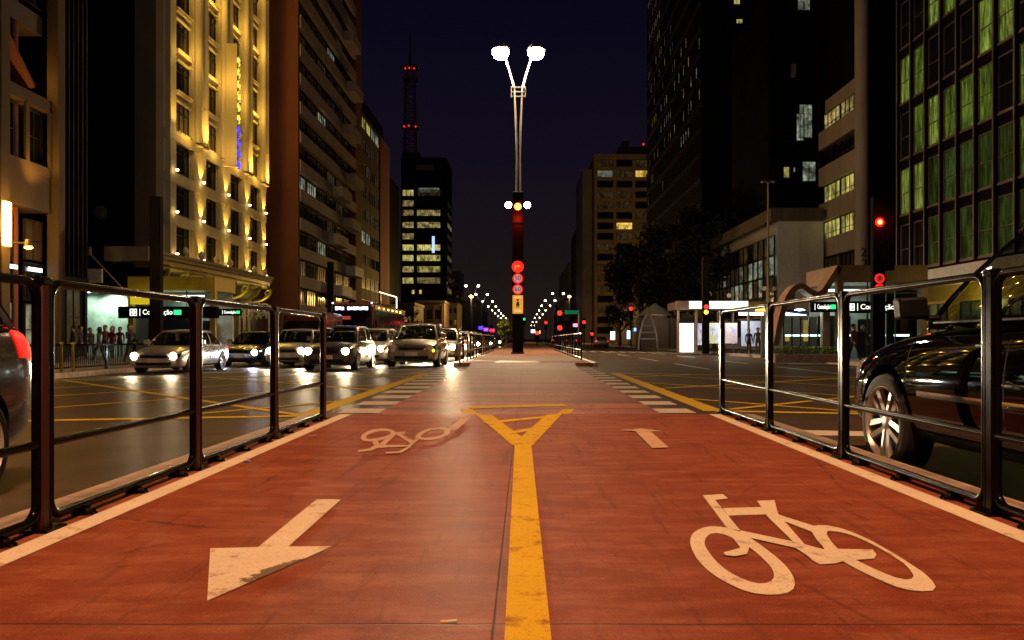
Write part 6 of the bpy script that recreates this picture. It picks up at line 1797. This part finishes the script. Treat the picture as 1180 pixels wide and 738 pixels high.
# ------------------------------------------------------------------ people
skin = pbr('skin', (.36, .20, .13), .6, bmp=0); hair_m = pbr('dark_hair', (.015, .010, .008), .6, bmp=0)
def person(loc, rz, label, shirt, trousers, pose='stand', h=1.68, long_hair=False, group=None, bag=False):
    t = thing('person', label, 'person', loc, rz, group)
    k = h / 1.70
    hip = .90 if pose != 'sit' else .46
    ln = .0; st_ = {'stand': .03, 'walk': .24, 'sit': 0}[pose]
    V = []; Ed = []; Rr = []
    def v(x, y, z, r, par=None):
        V.append((x * k, y * k, z * k)); Rr.append(r * k)
        if par is not None: Ed.append((par, len(V) - 1))
        return len(V) - 1
    pel = v(0, 0, hip, .135); ab = v(0, -.01, hip + .18, .125, pel); ch = v(0, -.01, hip + .37, .145, ab); nk = v(0, .0, hip + .53, .06, ch); hd0 = v(0, -.01, hip + .60, .075, nk); hd = v(0, -.02, hip + .69, .120, hd0); ht = v(0, -.01, hip + .77, .09, hd)
    for s in (-1, 1):
        hp = v(s * .10, 0, hip - .04, .095, pel)
        if pose == 'sit':
            kn = v(s * .12, -.42, hip + .01, .065, hp); an = v(s * .12, -.40, .09, .042, kn); v(s * .13, -.54, .04, .035, an)
        else:
            kn = v(s * .10, -s * st_ * .5 - .02, .48, .062, hp); an = v(s * .10, -s * st_ + .03, .09, .042, kn); v(s * .11, -s * st_ - .11, .04, .034, an)
        sh = v(s * .19, .0, hip + .46, .062, ch)
        if pose == 'sit' or bag: el = v(s * .25, -.05, hip + .20, .044, sh); wr = v(s * .12, -.27, hip + .18, .032, el)
        else: el = v(s * .25, s * st_ * .3, hip + .17, .044, sh); wr = v(s * .26, s * st_ * .6 - .06, hip - .06, .032, el)
        d = (Vector(V[wr]) - Vector(V[el])).normalized() / k
        pl_ = v(*(Vector(V[wr]) / k + d * .06), .03, wr)
        for q in range(4): f1 = Vector(V[pl_]) / k + d * .045 + Vector(((q - 1.5) * .018, 0, 0)); v(f1.x, f1.y, f1.z, .009, pl_)
        th_ = Vector(V[wr]) / k + d * .05 + Vector((-s * .035, -.03, 0)); v(th_.x, th_.y, th_.z, .010, wr)
    me = bpy.data.meshes.new('body'); me.from_pydata(V, Ed, []); o = link('body', me)
    m = o.modifiers.new('s', 'SKIN'); ly = me.skin_vertices[0] if me.skin_vertices else None
    if ly is None:
        bm = bmesh.new(); bm.from_mesh(me); bm.verts.layers.skin.verify(); bm.to_mesh(me); bm.free(); ly = me.skin_vertices[0]
    for i, r_ in enumerate(Rr): ly.data[i].radius = (r_, r_ * (.72 if i in (pel, ab, ch) else 1.))
    ly.data[0].use_root = True
    sb = o.modifiers.new('u', 'SUBSURF'); sb.levels = 1; sb.render_levels = 1
    bpy.context.view_layer.update(); dg = bpy.context.evaluated_depsgraph_get(); me2 = bpy.data.meshes.new_from_object(o.evaluated_get(dg))
    o.modifiers.clear(); o.data = me2; o.parent = t
    for mm in (skin, shirt, trousers, M['rubber']): me2.materials.append(mm)
    for p in me2.polygons:
        c = p.center / k; p.use_smooth = True
        if c.z > hip + .535: p.material_index = 0
        elif pose == 'sit': p.material_index = 3 if c.z < .09 else (2 if c.z < hip + .06 or (c.y < -.12 and c.z < hip + .10) else (0 if c.y < -.24 else 1))
        else: p.material_index = 3 if c.z < .08 else (2 if c.z < hip + .03 and abs(c.x) < .2 else (0 if (abs(c.x) > .2 and c.z < hip - .02) or (bag and c.y < -.24) else 1))
    g = MB().use(hair_m); zc_ = (hip + .71) * k
    g.lathe([(0, .135*k), (.07*k, .115*k), (.102*k, .07*k), (.108*k, .01*k), (.09*k, -.05*k if not long_hair else -.18*k), (.05*k, -.06*k if not long_hair else -.21*k)], 14, T(0, .040 * k, zc_ + .005)); g.build('hair', t)
    g = MB().use(skin); g.lathe([(.014, 0), (.009, .02), (0, .026)], 8, T(0, -.105 * k, zc_ - .03 * k) @ RX(R(90)))
    for s in (-1, 1): g.lathe([(.016, 0), (.016, .006), (0, .009)], 8, T(s * .090 * k, -.02, zc_ - .025) @ RY(R(90) * s))
    g.use(hair_m)
    for s in (-1, 1): g.lathe([(.011, 0), (0, .006)], 8, T(s * .035 * k, -.098 * k, zc_ - .005) @ RX(R(90)))
    g.box(-.025, .025, -.102 * k, -.094 * k, zc_ - .068, zc_ - .060); g.build('face', t)
    if bag: g = MB().use(M['plastic']); g.box(-.12, .12, -.36, -.24, (hip + .02) * k, (hip + .22) * k); b = g.build('held_bag', t); bv = b.modifiers.new('b', 'BEVEL'); bv.width = .03; bv.segments = 2
    return t
cl = lambda n, c: pbr(n, c, .8, bmp=0)
k1, k2, k3, k4, k5 = cl('cloth_black', (.02, .018, .018)), cl('cloth_pink', (.20, .10, .10)), cl('cloth_red', (.08, .012, .012)), cl('cloth_brown', (.05, .03, .02)), cl('cloth_blue', (.02, .025, .05))
def pp(px, Y): return (at(px, 391, Y).x, Y, ZS)
G_ = 'people on the left pavement'
person(pp(150, 33), R(70), 'person in black walking beside the silver sedan', k1, k1, 'walk', 1.62, True, G_, True)
person(pp(121, 40), R(10), 'person in a pale pink top standing before the shop wall coloured as greenish-lit', k2, k4, 'stand', 1.7, False, G_)
person(pp(129, 38), R(-20), 'person in dark red standing next to the one in pink', k3, k1, 'stand', 1.62, True, G_)
person(pp(104, 42), R(60), 'person in brown walking left of the one in pink', k4, k5, 'walk', 1.6, False, G_)
person(pp(93, 39), R(90), 'person in dark blue walking behind the kerb fence', k5, k1, 'walk', 1.66, False, G_)
person(pp(84, 41), R(-60), 'person in black near the big column on the left', k1, k5, 'walk', 1.7, False, G_)
person(pp(114, 36), R(-80), 'person in brown jacket walking right behind the kerb fence', k4, k1, 'walk', 1.55, True, G_)
person(pp(138, 44), R(0), 'person in dark red before the golden portal', k3, k5, 'stand', 1.68, False, G_)
person(pp(873.5, 50), R(-20), 'person in black standing at the right end of the bus shelter', k1, k4, 'stand', 1.72, False, 'people at the bus shelter')
person(pp(863, 50.5), R(15), 'person in grey blue standing left of the one in black at the shelter', k5, k1, 'stand', 1.66, False, 'people at the bus shelter')
person(pp(984, 36.8), R(30), 'person in dark red before the right metro entrance', k3, k1, 'walk', 1.7, False, 'people at the right metro entrance')
person(pp(994, 37), R(-30), 'person in black before the right metro entrance', k1, k5, 'stand', 1.64, True, 'people at the right metro entrance')

# ------------------------------------------------------------------ distant coloured shop lights along the avenue
for i, (px, py, Y, col, lb) in enumerate(((554, 378, 170, (.06, .03, 1.), 'small blue lit sign left of the far headlights'), (560, 380, 175, (.3, .05, 1.), 'small violet lit sign beside the blue one'), (567, 381, 120, (1., .03, .35), 'small magenta lit sign above the headlights'),
        (663, 375, 210, (1., .2, .4), 'small pink lit sign right of the central totem'), (614.5, 382, 220, (.8, .85, 1.), 'small white lit sign low on the right row'), (706, 387, 130, (.7, .9, 1.), 'narrow white lit panel beside the tail lights'), (725, 386, 120, (.5, .8, 1.), 'narrow pale blue lit panel before the dark trees'),
        (751, 378, 90, (1., .1, .25), 'pink lit sign behind the pointed arch'), (733, 380, 92, (.2, .4, 1.), 'blue lit sign left of the pointed arch'), (620, 383, 240, (1., .5, .1), 'small orange lit sign low on the right row'))):
    p = at(px, py, Y); t = thing('lit_sign', lb, 'sign', (p.x, Y, ZS)); s = Y / 120
    g = MB().use(glow('sign_glow', col, 2.5, False)); hh = .5 if 'narrow' not in lb else 1.3
    g.box(-.35 * s, .35 * s, -.1, .0, p.z - ZS - hh * s * .5, p.z - ZS + hh * s * .5); g.build('lit_panel', t)
    g = MB().use(M['frame_dark']); g.box(-.05, .05, .0, .1, 0, p.z - ZS); g.build('pole', t)
